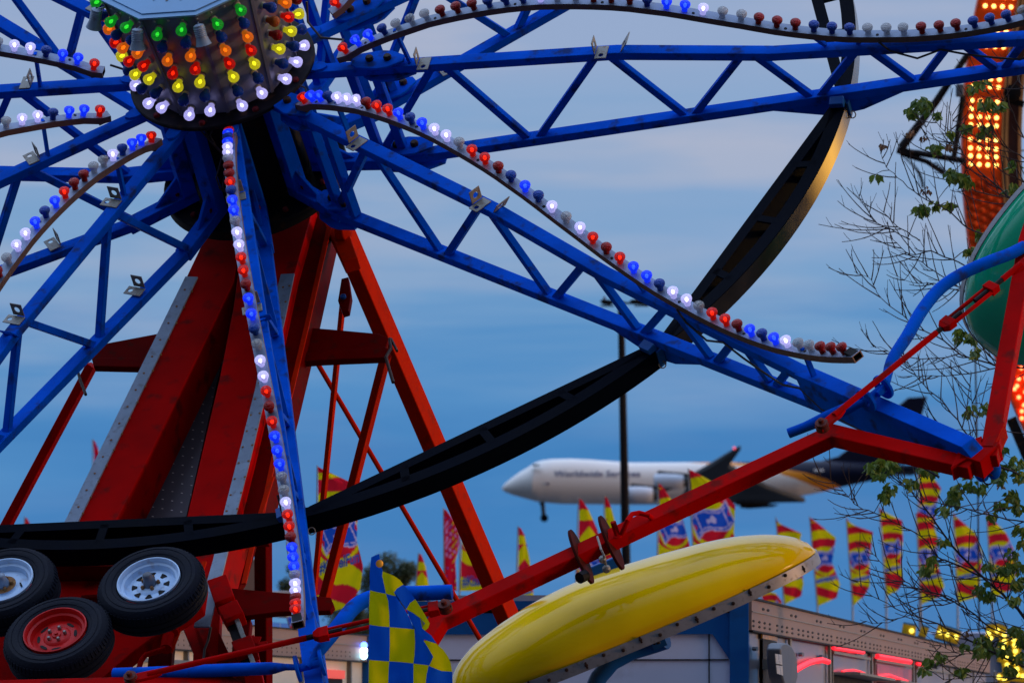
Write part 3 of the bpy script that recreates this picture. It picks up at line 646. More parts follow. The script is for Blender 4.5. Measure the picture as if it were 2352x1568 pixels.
# tyres
def wheel_assy(px,py,kind,hf=-.38,rad=.325):
    o=UH(px,py,hf); wb=MB(); wd=.20
    prof=[(.205*rad/.34,-.03),(.21*rad/.34,-.008),(.24*rad/.34,.004),(.27*rad/.34,.006),(.30*rad/.34,.002),(.322*rad/.34,-.016),(.334*rad/.34,-.034),(rad,-.055),(rad,-.085),(rad-.006,-.087),(rad-.006,-.094),(rad,-.096),(rad,-.125),(rad-.006,-.127),(rad-.006,-.134),(rad,-.136),(rad,-.155),(.32*rad/.34,-.18),(.28*rad/.34,-.20),(.21*rad/.34,-.19)]
    wb.lathe(prof,o,N,72,caps=False)
    for i in range(72):
        a=2*PI*i/72; er=U*math.cos(a)+V*math.sin(a); tt=V*math.cos(a)-U*math.sin(a)
        wb.beam(o+er*(rad-.012)-N*.030,o+er*(rad-.001)-N*.064,.018,.016,tt)
    # raised ring ribs and lettering band on the sidewall
    wb.lathe([(.262,.004),(.264,.0085),(.267,.004)],o,N,72,caps=False); wb.lathe([(.222,.0),(.224,.0045),(.228,.001)],o,N,72,caps=False)
    root=wb.build('tyre_wheel',M['tyre'],tw,smooth=25)
    m_=M['rwheel'] if kind=='red' else M['wwheel']
    rb=MB(); rr=.198*rad/.34*1.0
    rb.lathe([(rr+.004,-.012),(rr+.004,.004),(rr-.004,.006),(rr-.012,-.006),(rr-.016,-.022),(rr-.030,-.028),(rr-.036,-.050),(rr-.040,-.062),(rr-.055,-.062),(rr-.065,-.054),(rr-.085,-.050),(rr-.105,-.052),(rr-.118,-.040),(rr-.128,-.038),(.03,-.038),(0,-.038)],o,N,56,caps=False)
    ri=rb.build('wheel_disc',m_,root,smooth=40)
    hb=MB()
    nh=8 if kind!='red' else 0
    if kind=='spoked':
        for i in range(8):
            a=2*PI*(i+.3)/8; er=U*math.cos(a)+V*math.sin(a); tt=V*math.cos(a)-U*math.sin(a); c=o-N*.0485
            hb.prism([c+er*.068*rad/.325,c+er*.112+tt*.024,c+er*.116+tt*.012,c+er*.116-tt*.012,c+er*.112-tt*.024],-N*.002)
    elif kind=='red':
        for i in range(8):
            if i in (1,6): continue
            a=2*PI*(i+.2)/8; er=U*math.cos(a)+V*math.sin(a); tt=V*math.cos(a)-U*math.sin(a); c=o-N*.0485+er*.112
            hb.prism([c+tt*(.024*math.cos(q)+(.006 if math.cos(q)>0 else -.006))+er*(.010*math.sin(q)) for q in [j*PI/5 for j in range(10)]],-N*.002)
    else:
        c=o-N*.046; hb.prism([c+U*.105+V*.01,c+U*.112+V*.05,c+U*.10+V*.055,c+U*.095+V*.01],-N*.002)
    hb.build('vent_hole',M['black'],ri,smooth=0)
    nb=MB()
    for i in range(5):
        a=2*PI*(i+.15)/5; er=U*math.cos(a)+V*math.sin(a)
        nb.lathe([(.012,0),(.012,.014),(.008,.02),(0,.02)],o+er*.052-N*.037,N,6)
    nb.build('lug_nut',M['rust'] if kind!='red' else M['galv'],ri)
    cb=MB()
    if kind=='red': cb.lathe([(.028,0),(.028,.008),(.012,.010),(.012,.02),(0,.02)],o-N*.038,N,16)
    else: cb.lathe([(.040,0),(.038,.025),(.030,.045),(.028,.075),(.020,.082),(0,.084)],o-N*.038,N,18)
    cb.build('hub_cap',M['rwheel'] if kind=='red' else M['grey'] if kind=='spoked' else M['alu'],ri,smooth=50)
    if kind=='plain':
        rb=MB(); rb.lathe([(.03,0),(.078,.0)],o-N*.0365,N,30,caps=False); rb.build('rust_patch',M['rust'],ri)
wheel_assy(341,1330,'spoked'); wheel_assy(4,1332,'plain'); wheel_assy(126,1446,'red',-.34)


# ================================================================== AIRPLANE
DP=1250.0; PXP=F_PX/DP
plane_o=W(1640,1105,DP)
ap=thing('cargo_airplane','white cargo airplane with dark tail and gold stripe, nose wheel down','airplane',Matrix.Translation(plane_o))
TOPL=[(1152,1121),(1160,1110),(1177,1096),(1195,1083),(1211,1074),(1228,1062),(1245,1057),(1266,1054),(1310,1053),(1354,1055),(1399,1058.5),(1454,1062),(1554,1061.5),(1675,1060.5),(1791,1059),(1886,1058),(1960,1059),(2040,1064),(2098,1072)]
BOTL=[(1152,1123),(1160,1129),(1177,1136),(1233,1151.5),(1288,1157),(1443,1158.5),(1600,1158),(1700,1154),(1780,1146),(1833,1140),(1886,1130),(1938,1117),(1991,1106),(2050,1093),(2098,1078)]
def interp(T,x):
    for i in range(len(T)-1):
        if T[i][0]<=x<=T[i+1][0]: return T[i][1]+(T[i+1][1]-T[i][1])*(x-T[i][0])/(T[i+1][0]-T[i][0])
    return T[-1][1]
GB=[(1060,1560,1675),(1066,1640,1730),(1073,1735,1785),(1085,1785,1850),(1098,1825,1893),(1110,1855,1918),(1120,1880,1935),(1135,1900,1960)]
def gb(y,j):
    y=min(max(y,1060),1135); return interp([(a[0],a[j]) for a in GB],y)
b=MB(); vs=[];fs=[];ms=[]; NX,NA=420,140
for i in range(NX+1):
    x=1152.3+(2098-1152.3)*(i/NX)**1.25 ; t_=interp(TOPL,x); bo=interp(BOTL,x); cyy=(t_+bo)/2; hh=(bo-t_)/2
    ww=min(hh,41)*1.0
    for j in range(NA):
        a=2*PI*j/NA; p=W(x,cyy-hh*math.cos(a),DP)+FW*(-ww/PXP*math.sin(a)); vs.append(p)
for i in range(NX):
    x=1152.3+(2098-1152.3)*((i+.5)/NX)**1.25; t_=interp(TOPL,x); bo=interp(BOTL,x)
    for j in range(NA):
        fs.append((i*NA+j,(i+1)*NA+j,(i+1)*NA+(j+1)%NA,i*NA+(j+1)%NA)); y=(t_+bo)/2-(bo-t_)/2*math.cos(2*PI*(j+.5)/NA)
        ms.append(2 if x>gb(y,2) else 1 if x>gb(y,1) else 0)
b.add(vs,fs); b.m=ms
M['pwhite']=mat('airplane_white',(.92,.90,.84),.35,var=.03,scale=.2); M['pgold']=mat('airplane_gold',(.80,.28,.01),.35,var=.04,scale=.3); M['pdark']=mat('airplane_dark_blue',(.004,.007,.028),.5,spec=.2,var=.1,scale=.3); M['wing']=mat('wing_grey',(.045,.055,.065),.5,spec=.2,var=.1,scale=.3)
M['nacelle']=mat('nacelle_grey_white',(.60,.66,.74),.4,var=.03,scale=.3)
M['ptext']=mat('airplane_lettering',(.09,.10,.22),.5)
fus=b.build('fuselage',[M['pwhite'],M['pgold'],M['pdark']],ap,smooth=60)
def planepoly(name,pts,th,m,par,dz=None):
    b=MB(); P_=[W(x,y,DP+(z)) for x,y,z in pts]; b.prism(P_,th); return b.build(name,m,par,bevel=.15)
planepoly('tail_fin',[(1880,1060,0),(1925,1048,0),(1962,1021,0),(2000,985,0),(2060,935,0),(2086,913,0),(2130,910,0),(2122,940,0),(2112,970,0),(2085,1030,0),(2078,1066,0)],FW*1.2,M['pdark'],ap)
planepoly('tail_plane',[(1990,1078,-3),(2020,1070,-3),(2105,1066,-14),(2120,1070,-14),(2095,1082,-3)],-UP*.8,M['pdark'],ap)
w=planepoly('wing',[(1560,1146,-3),(1850,1142,-3),(1760,1110,-14),(1672,1062,-26),(1702,1021,-34),(1684,1030,-33),(1640,1058,-28),(1592,1084,-20)],-UP*.9,M['wing'],ap)
b=MB(); b.lathe([(.0,-.2),(.2,-.1),(.25,0),(.2,.2),(0,.25)],W(1686,1029,DP-33.5),RX,10); b.build('wing_light',emis('red_nav_light',(1,.1,.15),1.2),w)
for (x0,x1,yc,hy,dz) in ((1502,1580,1106,19,-18),(1440,1508,1136,19.5,-26)):
    b=MB(); r_=hy/PXP; l_=(x1-x0)/PXP
    b.lathe([(r_*.72,0.25),(r_*.86,0),(r_*.97,l_*.08),(r_,l_*.3),(r_*.95,l_*.6),(r_*.84,l_*.84),(r_*.80,l_*.85)],W(x0,yc,DP+dz),RX,28,caps=False)
    b.lathe([(r_*.72,0.25),(r_*.6,.8),(0,1.0)],W(x0,yc,DP+dz),RX,28,1,caps=False)
    b.lathe([(r_*.80,l_*.85),(r_*.66,l_*.88),(r_*.60,l_*1.02),(r_*.45,l_*1.04),(0,l_*1.15)],W(x0,yc,DP+dz),RX,28,1,caps=False)
    en=b.build('engine',[M['nacelle'],M['wing']],ap,smooth=50)
    b=MB(); b.prism([W(x0+6,yc-hy*.9,DP+dz),W(x0-60+70,yc-hy-7,DP+dz),W(x1+40,yc-hy+4,DP+dz),W(x1+20,yc-hy*.3,DP+dz)],FW*.6); b.build('engine_pylon',M['wing'],en)
b=MB(); b.prism([W(1690,1154,DP-4),W(1780,1150,DP-4),W(1830,1144,DP-4),W(1800,1151,DP-4),W(1750,1159,DP-4),W(1690,1160,DP-4)],FW*3); b.build('belly_fairing',M['wing'],ap)
b=MB(); b.prism([W(1700,1155,DP-9),W(1790,1158,DP-9),W(1775,1164,DP-9),W(1720,1168,DP-9),W(1700,1166,DP-9)],FW*.6); b.prism([W(1575,1165,DP-9),W(1600,1160,DP-9),W(1600,1186,DP-9),W(1580,1184,DP-9)],FW*1.5); b.build('landing_gear',M['black'],ap)
b=MB(); b.tube([W(1246,1152,DP),W(1249,1186,DP)],.38,8); b.beam(W(1239,1154,DP),W(1246,1162,DP),.8,.3,FW); ng=b.build('nose_gear',M['wing'],ap)
b=MB(); b.lathe([(.25,-.5),(.68,-.45),(.72,0),(.68,.45),(.25,.5)],W(1250,1189,DP),FW,18); b.build('nose_wheel',M['tyre'],ng)
M['glass']=mat('cockpit_glass',(.02,.05,.06),.2)
b=MB(); b.prism([W(1221,1069,DP-2.2),W(1226,1065,DP-2.2),W(1239,1065.5,DP-3.0),W(1239,1069.5,DP-3.2),W(1228,1070.5,DP-2.8)],-FW*.7); b.build('cockpit_window',M['glass'],fus)
def text_mesh(txt,size,shear=0,bold=.0,font=None):
    cu=bpy.data.curves.new('lettering','FONT'); cu.body=txt; cu.size=size; cu.shear=shear; cu.offset=bold; cu.resolution_u=3; cu.align_x='LEFT'
    o=bpy.data.objects.new('lettering',cu); col.objects.link(o)
    dg=bpy.context.evaluated_depsgraph_get(); me=bpy.data.meshes.new_from_object(o.evaluated_get(dg))
    bpy.data.objects.remove(o); bpy.data.curves.remove(cu); return me
def wrap_text(txt,wpx,x0,ybase,hpx,mapf,m,par,name='lettering',shear=0,bold=.0,rot=0):
    me=text_mesh(txt,1.0,shear,bold); xs=[v.co.x for v in me.vertices]; mx=max(xs); k=wpx/mx
    vs=[mapf(x0+v.co.x*k, ybase-v.co.y*hpx/.72) for v in me.vertices]; b=MB(); b.add(vs,[tuple(p.vertices) for p in me.polygons]); bpy.data.meshes.remove(me)
    return b.build(name,m,par,smooth=0)
def onfus(x,y):
    t_=interp(TOPL,x); bo=interp(BOTL,x); hh=(bo-t_)/2; s=((t_+bo)/2-y)/hh; s=max(-1,min(1,s)); ww=min(hh,41)
    return W(x,y,DP)-FW*((ww*math.sqrt(1-s*s))/PXP+.12)
wrap_text('Worldwide Services',198,1272,1093,14,onfus,M['ptext'],fus,shear=.08,bold=.012)
wrap_text('N618',22,1868,1081.5,6,onfus,M['pwhite'],fus,name='tail_number',bold=.02)
b=MB(); b.prism([onfus(1254,1107),onfus(1261,1107),onfus(1261,1112),onfus(1254,1112)],-FW*.05); b.build('nose_door_mark',M['ptext'],fus,smooth=0)

# ================================================================== LAMP POST
DL=250.0
lp=thing('street_lamp','tall dark parking lot lamp post with flat twin heads, in front of the airplane','street lamp',Matrix.Translation(Vector((W(1440,1684,DL).x,W(1440,1684,DL).y,0))))
tp=W(1426,692,DL); bt=Vector((W(1448,1500,DL).x,tp.y,0))
b=MB(); b.tube([bt,bt.lerp(tp,.5),tp],[.20,.17,.12],12); b.build('pole',M['black'],lp)
b=MB(); b.beam(W(1385,694,DL),W(1470,697,DL),.10,.08,FW); b.build('cross_arm',M['black'],lp)
for x0,x1 in ((1378,1412),(1446,1500)):
    b=MB(); b.prism([W(x0,690,DL-.3),W(x0+8,687,DL-.3),W(x1-6,689,DL-.3),W(x1,694,DL-.3),W(x1-10,701,DL-.3),W(x0+6,699,DL-.3)],FW*.7); hd=b.build('lamp_head',M['black'],lp,bevel=.03)
    b=MB(); c=W((x0+x1)/2,701,DL); b.prism([c-RX*.25-FW*.2,c+RX*.25-FW*.2,c+RX*.25+FW*.2,c-RX*.25+FW*.2],-UP*.05); b.build('lens',M['grey'],hd)
b=MB()
for x in (1388,1463): b.tube([W(x,688,DL),W(x,681,DL)],.04,6)
b.build('photocell',M['bolt'],lp)

# ================================================================== FEATHER FLAGS
RED=(.68,.012,.03); YEL=(.78,.66,.004); BLU=(.012,.09,.55); WHT=(.62,.50,.72); PNK=(.75,.25,.5)
M['flag']=mat('printed_flag_cloth',(1,1,1),.75,spec=.1,var=.05,scale=3,attr='print',trans=.5)
M['pole']=mat('flag_pole_grey',(.30,.33,.38),.4,metal=.4)
def flagcol(u,v,asp,plain=False):
    # swirl of red and yellow bands around a blue ticket emblem
    x=(u-.5); y=(v-.46)*asp
    r=math.hypot(x*1.0,y*.9); inring = r<.52
    # emblem
    ca,sa=math.cos(.45),math.sin(.45); ex=x*ca-y*sa*1.0; ey=x*sa+y*ca
    wv=.09*math.sin(ex*7.5)
    if abs(ex)<.40 and abs(ey-wv)<.21:
        if math.hypot(abs(ex)-.42,ey-wv)<.07: return RED
        if abs(ex)>.37 or abs(ey-wv)>.185: return BLU
        if .27<abs(ex)<.295 or abs(abs(ey-wv)-.165)<.012: return WHT
        if math.hypot((ex+.01)*1.2+(ey-wv)*.6,(ey-wv)*1.0)<.085+.03*math.sin(ex*40): return WHT
        return BLU
    if abs(ex)<.43 and abs(ey-wv)<.24: return WHT
    if r<.47 and y>-.1: return YEL if r>.40 else RED
    ty=(v-.70)*asp+x*.22
    if abs(ty)<.07 and abs(x)<.38 and not plain:
        return BLU if (math.sin(u*75+v*9)>-.85) else YEL
    if v+x*-.10>.905: return YEL
    if v+x*-.10>.80: return RED
    if y<.05: s_=math.sin(math.hypot(x*.9,(y-.15)*1.15)*10.5+.2)      # arcs over the emblem
    else: s_=math.sin((y*1.25-x*.55+.10*math.sin(x*6))*6.0-.9)         # slanting waves below it
    return RED if s_>0 else YEL
def feather(poly_l,poly_r,dep,label,seed,style='flag',group='yellow and red feather flags',lx=None,curl=.25,text=False,cat='flag'):
    # poly_l / poly_r: lists of (x, y) giving left and right outline from top to bottom
    rnd=random.Random(seed); y0=poly_l[0][1]; y1=poly_l[-1][1]; yr0=poly_r[0][1]; yr1=poly_r[-1][1]
    base=W(poly_l[-1][0],poly_l[-1][1],dep); root=thing('feather_flag',label,cat,Matrix.Translation(Vector((base.x,base.y,0))),group)
    NU,NV=40,110; b=MB(); cols=[]; vs=[]
    wid=max(p[0] for p in poly_r)-min(p[0] for p in poly_l); asp=(y1-y0)/wid*.92
    px_m=F_PX/dep; ph=rnd.uniform(0,6)
    def along(T,s):
        y=T[0][1]+(T[-1][1]-T[0][1])*s
        return interp([(p[1],p[0]) for p in T],y),y
    def pos(u,v):
        xl,yl=along(poly_l,v); xr,yr=along(poly_r,v)
        z=(math.sin(u*5.2+v*7+ph)*.35+math.sin(u*11+v*3+ph*2)*.12)*u*wid*curl/px_m + .01
        return xl+(xr-xl)*u, yl+(yr-yl)*u, z
    for i in range(NV+1):
        for j in range(NU+1):
            u=j/NU; v=i/NV; x,y,z=pos(u,v); vs.append(W(x,y,dep)-FW*z)
            xl,yl=along(poly_l,v); xr,yr=along(poly_r,v)
            uu=(x-min(p[0] for p in poly_l))/wid; vv=(y-y0)/(y1-y0)
            if style=='flag':
                c=flagcol(uu,vv,asp,bool(text))
                if vv<.045 or (u<.07 and v>.5 and False): c=RED
            elif style=='narrow':   # chevron bands with the emblem low down
                s=math.sin((vv*asp*3.6-abs(uu-.45)*4.2)); c=RED if s>-.1 else YEL
                if vv<.12: c=RED
                elif vv<.24: c=YEL
                if vv>.60: c=flagcol(uu,(vv-.60)/.4*.5+.28,asp*.8)
            else:
                c=(.70,.006,.03)
                h=math.sin(uu*17+math.sin(vv*30)*2)*math.sin(vv*34+uu*9)
                if h>.35 and .15<vv<.60 : c=PNK
                elif h<-.78: c=(.05,.1,.5) if uu<.5 else YEL
            cols.append(c)
    fs=[(i*(NU+1)+j,i*(NU+1)+j+1,(i+1)*(NU+1)+j+1,(i+1)*(NU+1)+j) for i in range(NV) for j in range(NU)]
    b.add(vs,fs); b.c=cols; fl=b.build('flag_cloth',M['flag'],root,smooth=80)
    pb=MB(); t_=W(poly_l[0][0]-1.5,poly_l[0][1]-3,dep); m_=W(poly_l[-1][0]-1.5,poly_l[-1][1],dep); g=Vector((m_.x,m_.y,0)); pb.tube([t_,m_,g],[1.2/px_m,2.2/px_m,3.0/px_m],8); pb.build('pole',M['pole'],root)
    if text:
        def mp(x,y):
            v=(y-y0)/(y1-y0); xl,_=along(poly_l,v); xr,_=along(poly_r,v); u=max(0,min(1,(x-xl)/(xr-xl))); _,_,z=pos(u,v); return W(x,y-(x-poly_l[0][0])*text[4],dep)-FW*(z+.03)
        wrap_text('#KisselFun',text[0],text[1],text[2],text[3],mp,M['ftext'],fl,bold=.03)
    return root
M['ftext']=mat('flag_lettering_blue',(.015,.11,.55),.7)
FA='yellow and red ticket flags in the right-hand row'
ordn=['leftmost','second from left','third from left','fourth from left','fifth from left','sixth from left','rightmost']
rows=[([(1783,1190),(1785,1240),(1792,1300),(1803,1387)],[(1785,1200),(1841,1224),(1833,1260),(1846,1340),(1840,1368)]),
([(1861,1188),(1868,1280),(1874,1340),(1879,1391)],[(1866,1191),(1920,1234),(1911,1290),(1930,1342),(1922,1372)]),
([(1945,1188),(1949,1260),(1954,1330),(1960,1390)],[(1949,1202),(2005,1221),(1998,1280),(1998,1345),(1985,1368)]),
([(2020,1165),(2027,1230),(2032,1300),(2037,1367)],[(2026,1172),(2072,1195),(2074,1240),(2070,1290),(2075,1335),(2062,1356)]),
([(2105,1180),(2110,1250),(2113,1330),(2117,1387)],[(2109,1175),(2138,1186),(2156,1240),(2152,1290),(2169,1345),(2158,1370)]),
([(2190,1178),(2195,1250),(2198,1320),(2201,1384)],[(2196,1186),(2240,1222),(2258,1270),(2252,1320),(2250,1368)]),
([(2267,1178),(2272,1250),(2275,1320),(2280,1374)],[(2272,1184),(2310,1222),(2330,1262),(2334,1310),(2330,1350)])]
for i,(l,r) in enumerate(rows):
    feather(l,r,180+i*2,'ticket flag, %s in the row right of the yellow canopy'%ordn[i],i+1,group=FA)
feather([(2108,1065),(2111,1120),(2112,1180),(2113,1300)],[(2112,1070),(2140,1090),(2162,1122),(2150,1160),(2140,1290)],190,'taller red and yellow flag rising under the right end of the red arm',31,group='yellow and red feather flags')
feather([(1744,1346),(1750,1370),(1756,1400),(1762,1460)],[(1748,1350),(1782,1362),(1796,1380),(1795,1400),(1790,1450)],186,'low yellow and red flag peeking over the roof beside the blue corner post',32)
feather([(1582,1078),(1588,1110),(1590,1200),(1598,1330)],[(1590,1080),(1640,1108),(1689,1160),(1686,1220),(1690,1330)],120,'large red and yellow flag with a clear blue ticket emblem above the yellow canopy',33)
feather([(1513,1110),(1515,1150),(1513,1230),(1511,1340)],[(1518,1112),(1545,1150),(1566,1180),(1584,1250),(1590,1340)],121,'folded red and yellow flag left of the large ticket-emblem flag',34)
feather([(1330,1145),(1330,1200),(1328,1260),(1324,1350)],[(1336,1147),(1352,1170),(1372,1215),(1384,1270),(1388,1350)],120,'slim pointed yellow and red flag seen behind the left canopy hanger lug',35,'narrow')
feather([(1389,1140),(1390,1200),(1390,1260),(1390,1350)],[(1394,1142),(1404,1165),(1416,1210),(1424,1260),(1428,1350)],124,'slim pointed yellow and red flag seen behind the right canopy hanger lug',36,'narrow')
feather([(1191,1210),(1191,1260),(1190,1320),(1187,1372)],[(1196,1212),(1205,1228),(1216,1280),(1222,1330),(1226,1372)],122,'slim yellow and red flag standing alone under the middle of the red arm',37,'narrow')
feather([(1060,1130),(1064,1180),(1060,1260),(1057,1356)],[(1066,1132),(1080,1165),(1096,1215),(1108,1270),(1118,1356)],120,'red and yellow flag half hidden behind the slanting red leg with blue lettering',38,text=(80,1062,1346,24,.08))
feather([(1020,1168),(1019,1220),(1020,1290),(1022,1356)],[(1026,1172),(1050,1205),(1058,1240),(1046,1290),(1050,1356)],122,'red flag printed with pink flowers left of the slanting red leg',39,'floral',group=None)
feather([(963,1271),(958,1310),(952,1360),(950,1430)],[(968,1273),(978,1300),(986,1350),(992,1430)],118,'short yellow and red feather flag right of the chequered flag',40,'narrow')
feather([(730,1071),(731,1120),(728,1250),(726,1415)],[(736,1074),(770,1090),(808,1108),(822,1170),(819,1240),(834,1300),(828,1350),(800,1392)],75,'big red and yellow flag with blue lettering right of the lower blue spoke',41,text=(96,729,1318,27,.30))
feather([(214,1011),(216,1040),(217,1080),(218,1300)],[(217,1012),(224,1024),(230,1050),(236,1290)],150,'thin red flag tip poking out left of the aluminium strip',42,'floral',group=None)
feather([(58,1189),(57,1205),(56,1230),(56,1330)],[(62,1189),(68,1200),(74,1215),(80,1320)],160,'small red flag tip above the black rim at the far left',43,'narrow',group=None)
feather([(784,1330),(784,1360),(786,1390),(788,1408)],[(800,1330),(806,1350),(805,1390),(798,1408)],140,'small red flag hanging below the big lettered flag',44,'floral',group=None)
feather([(655,1400),(660,1425),(666,1440),(670,1452)],[(690,1400),(694,1420),(696,1440),(694,1456)],90,'scrap of yellow and red flag under the end of the lamp bar',45,group=None)

# ================================================================== CHEQUERED FLAG (near)
DQ=38.6
def q(cx,cy,z=0): return (784+cx*.1953,1261.75+cy*.1953,z)
cf=thing('chequered_flag','blue and yellow chequered cloth flag folded over itself in front of the red arm','flag',Matrix.Translation(W(850,1568,DQ)))
M['cblue']=mat('flag_cloth_blue',(.002,.095,.62),.8,spec=.1,trans=.4,var=.06,scale=6,bump=.25,bscale=9); M['cyel']=mat('flag_cloth_yellow',(.66,.62,.001),.8,spec=.1,trans=.4,var=.06,scale=6,bump=.25,bscale=9)
def cloth(patches,name,z0,par):
    b=MB(); seen={}; allv=[]; af=[]; am=[]
    for ci,pts in patches:
        # fan-triangulate on a fine fan with gentle folds
        P_=[Vector((p[0],p[1],0)) for p in pts]; c=sum(P_,Vector())/len(P_); n=len(P_); vs=[];K=6
        idx={}
        def vid(p):
            key=(round(p.x,2),round(p.y,2))
            if key in seen: return seen[key]
            seen[key]=len(allv)
            zz=z0+math.sin(p.x*.05+p.y*.010)*.020+math.sin(p.x*.13-p.y*.03)*.006
            allv.append(W(p.x,p.y,DQ)-FW*zz); return seen[key]
        fs=[]
        for i in range(n):
            a,b2=P_[i],P_[(i+1)%n]
            g=[[vid(c.lerp(a.lerp(b2,(j/k if k else 0)),k/K)) for j in range(k+1)] for k in range(K+1)]
            for k in range(K):
                for j in range(k+1):
                    fs.append((g[k][j],g[k+1][j],g[k+1][j+1]))
                    if j<k: fs.append((g[k][j],g[k+1][j+1],g[k][j+1]))
        af+=fs; am+=[ci]*len(fs)
    b.add(allv,af); b.m=am
    o=b.build(name,[M['cblue'],M['cyel']],par,smooth=80); return o
B_,Y_=0,1
main=[(B_,[q(350,90),q(400,65),q(445,50),q(455,130),q(470,200),q(490,255),q(480,300),q(500,400),q(525,515),q(415,495),q(335,475),q(333,270)]),
(Y_,[q(480,300),q(530,330),q(585,400),q(640,545),q(525,515),q(500,400)]),
(Y_,[q(335,475),q(415,495),q(525,515),q(552,600),q(563,740),q(568,908),q(430,895),q(328,880),q(326,670)]),
(B_,[q(525,515),q(640,545),q(740,690),q(800,800),q(850,935),q(700,920),q(568,908),q(563,740),q(552,600)]),
(B_,[q(328,880),q(430,895),q(568,908),q(570,1100),q(563,1310),q(430,1300),q(325,1290),q(326,1080)]),
(Y_,[q(568,908),q(700,920),q(860,935),q(868,1080),q(862,1230),q(848,1335),q(700,1322),q(563,1310),q(570,1100)]),
(B_,[q(860,935),q(930,970),q(975,1060),q(1020,1130),q(1085,1250),q(1035,1355),q(930,1345),q(848,1335),q(862,1230),q(868,1080)]),
(Y_,[q(325,1290),q(430,1300),q(563,1310),q(555,1450),q(548,1640),q(430,1640),q(320,1640),q(322,1460)]),
(B_,[q(563,1310),q(700,1322),q(848,1335),q(846,1480),q(850,1640),q(700,1640),q(548,1640),q(555,1450)]),
(Y_,[q(848,1335),q(930,1345),q(1028,1355),q(1005,1460),q(985,1640),q(850,1640),q(846,1480)]),
(B_,[q(1028,1355),q(1110,1390),q(1200,1425),q(1304,1430),q(1308,1540),q(1305,1640),q(985,1640),q(1005,1460)])]
fold=[(Y_,[q(488,250),q(560,275),q(620,300),q(690,350),q(732,405),q(690,430),q(655,450),q(628,490),q(560,420),q(505,360),q(480,310)]),
(B_,[q(655,450),q(732,405),q(800,480),q(870,578),q(810,620),q(765,695),q(710,620),q(660,540),q(628,490)]),
(Y_,[q(765,695),q(810,620),q(870,578),q(930,670),q(985,760),q(1040,860),q(1025,910),q(985,945),q(950,915),q(980,870),q(925,810),q(840,740)]),
(B_,[q(765,700),q(850,742),q(930,800),q(985,860),q(950,920),q(990,955),q(1060,1000),q(1122,1095),q(1050,1075),q(965,1045),q(890,960),q(820,840)]),
(Y_,[q(968,1062),q(1020,1060),q(1120,1098),q(1200,1170),q(1255,1250),q(1288,1330),q(1304,1430),q(1180,1420),q(1035,1358),q(1083,1250),q(1020,1140)])]
cl=cloth(main,'cloth',0,cf); cloth(fold,'folded_corner',.05,cf)
b=MB(); b.lathe([(.012,0),(.020,0),(.022,.006),(.012,.008)],W(*q(447,160)[:2],DQ)-FW*.05,-FW+RX*.4,16); b.build('grommet',mat('brass_grommet',(.6,.35,.05),.4,metal=.6),cf)
b=MB(); b.tube([W(856,1285,DQ+.05),W(853,1420,DQ+.05),W(852,1700,DQ+.05)],.009,8); b.build('pole',M['pole'],cf)

# ================================================================== TRAILERS
def trailer_frame(px0,py0,d0,px1,py1,d1):
    A=W(px0,py0,d0); B=W(px1,py1,d1); return A,B
D1,D2=48.0,82.0
A=W(1716,1375,D1); Bp=W(2268,1505,D2); dd=Vector((Bp.x-A.x,Bp.y-A.y,0)); LN=dd.length; dd.normalize(); Z=Vector((0,0,1)); out=dd.cross(Z).normalized()
if out.dot(-FW)<0: out=-out
ZT=A.z
tr=thing('ride_trailer','silver trailer with tan riveted top rail and blue corner frame below the yellow canopy','trailer',Matrix.Translation(Vector((A.x,A.y,0))))
M['tan']=mat('tan_rail_paint',(.25,.155,.115),.5,var=.08,scale=1.5,dirt=(.22,.14,.11),dirt_amt=.35)
M['silver']=mat('polished_trailer_panel',(.33,.32,.36),.34,metal=.4,var=.1,scale=1.2)
M['panelw']=mat('white_trailer_panel',(.62,.70,.88),.5,spec=.2,var=.06,scale=1.2,dirt=(.25,.25,.28),dirt_amt=.4)
M['bframe']=mat('blue_frame_paint',(.003,.09,.32),.5,spec=.2,dirt=(.01,.05,.14),dirt_amt=.5,var=.1,scale=2)
M['roof']=mat('grey_roof',(.30,.30,.33),.6)
def TP(s,z,o=0): return A+dd*s+Z*(z-A.z)+out*o
def rect(b,s0,s1,z0,z1,o0,o1,m=0):
    vs=[TP(s,z,o) for s in (s0,s1) for z in (z0,z1) for o in (o0,o1)]
    b.add(vs,[(0,1,3,2),(4,6,7,5),(0,4,5,1),(2,3,7,6),(0,2,6,4),(1,5,7,3)],m)
b=MB(); rect(b,.12,LN,.9,ZT-.02,-2.3,-.02); tb=b.build('trailer_body',M['silver'],tr,smooth=0)
RH=.212
b=MB(); rect(b,0.02,LN,ZT-RH,ZT,-.01,.030); rect(b,0.02,LN,ZT-.003,ZT+.012,-.1,.045,1); rect(b,0.02,LN,ZT-.088,ZT-.080,.030,.037,2); rect(b,0.02,LN,ZT-RH-.012,ZT-RH,-.01,.040,1)
rail=b.build('top_rail',[M['tan'],M['black'],M['galv']],tr,smooth=0)
b=MB(); s=.15; i=0
while s<LN-1.2:
    for z in (ZT-.148,ZT-.182): b.prism([TP(s+.085*math.cos(a),z+.0085*math.sin(a),.030) for a in [j*PI/4 for j in range(8)]],out*.004)
    s+=.46+(.16 if i%4==3 else 0)+(.05*(i%3==0)); i+=1
for i in range(9):
    for ds in (0,.42): b.prism([TP(1.0+i*2.6+ds+.11*math.cos(a),ZT-.052+.010*math.sin(a),.030) for a in [j*PI/4 for j in range(8)]],out*.004)
b.build('rivet',M['black'],rail)
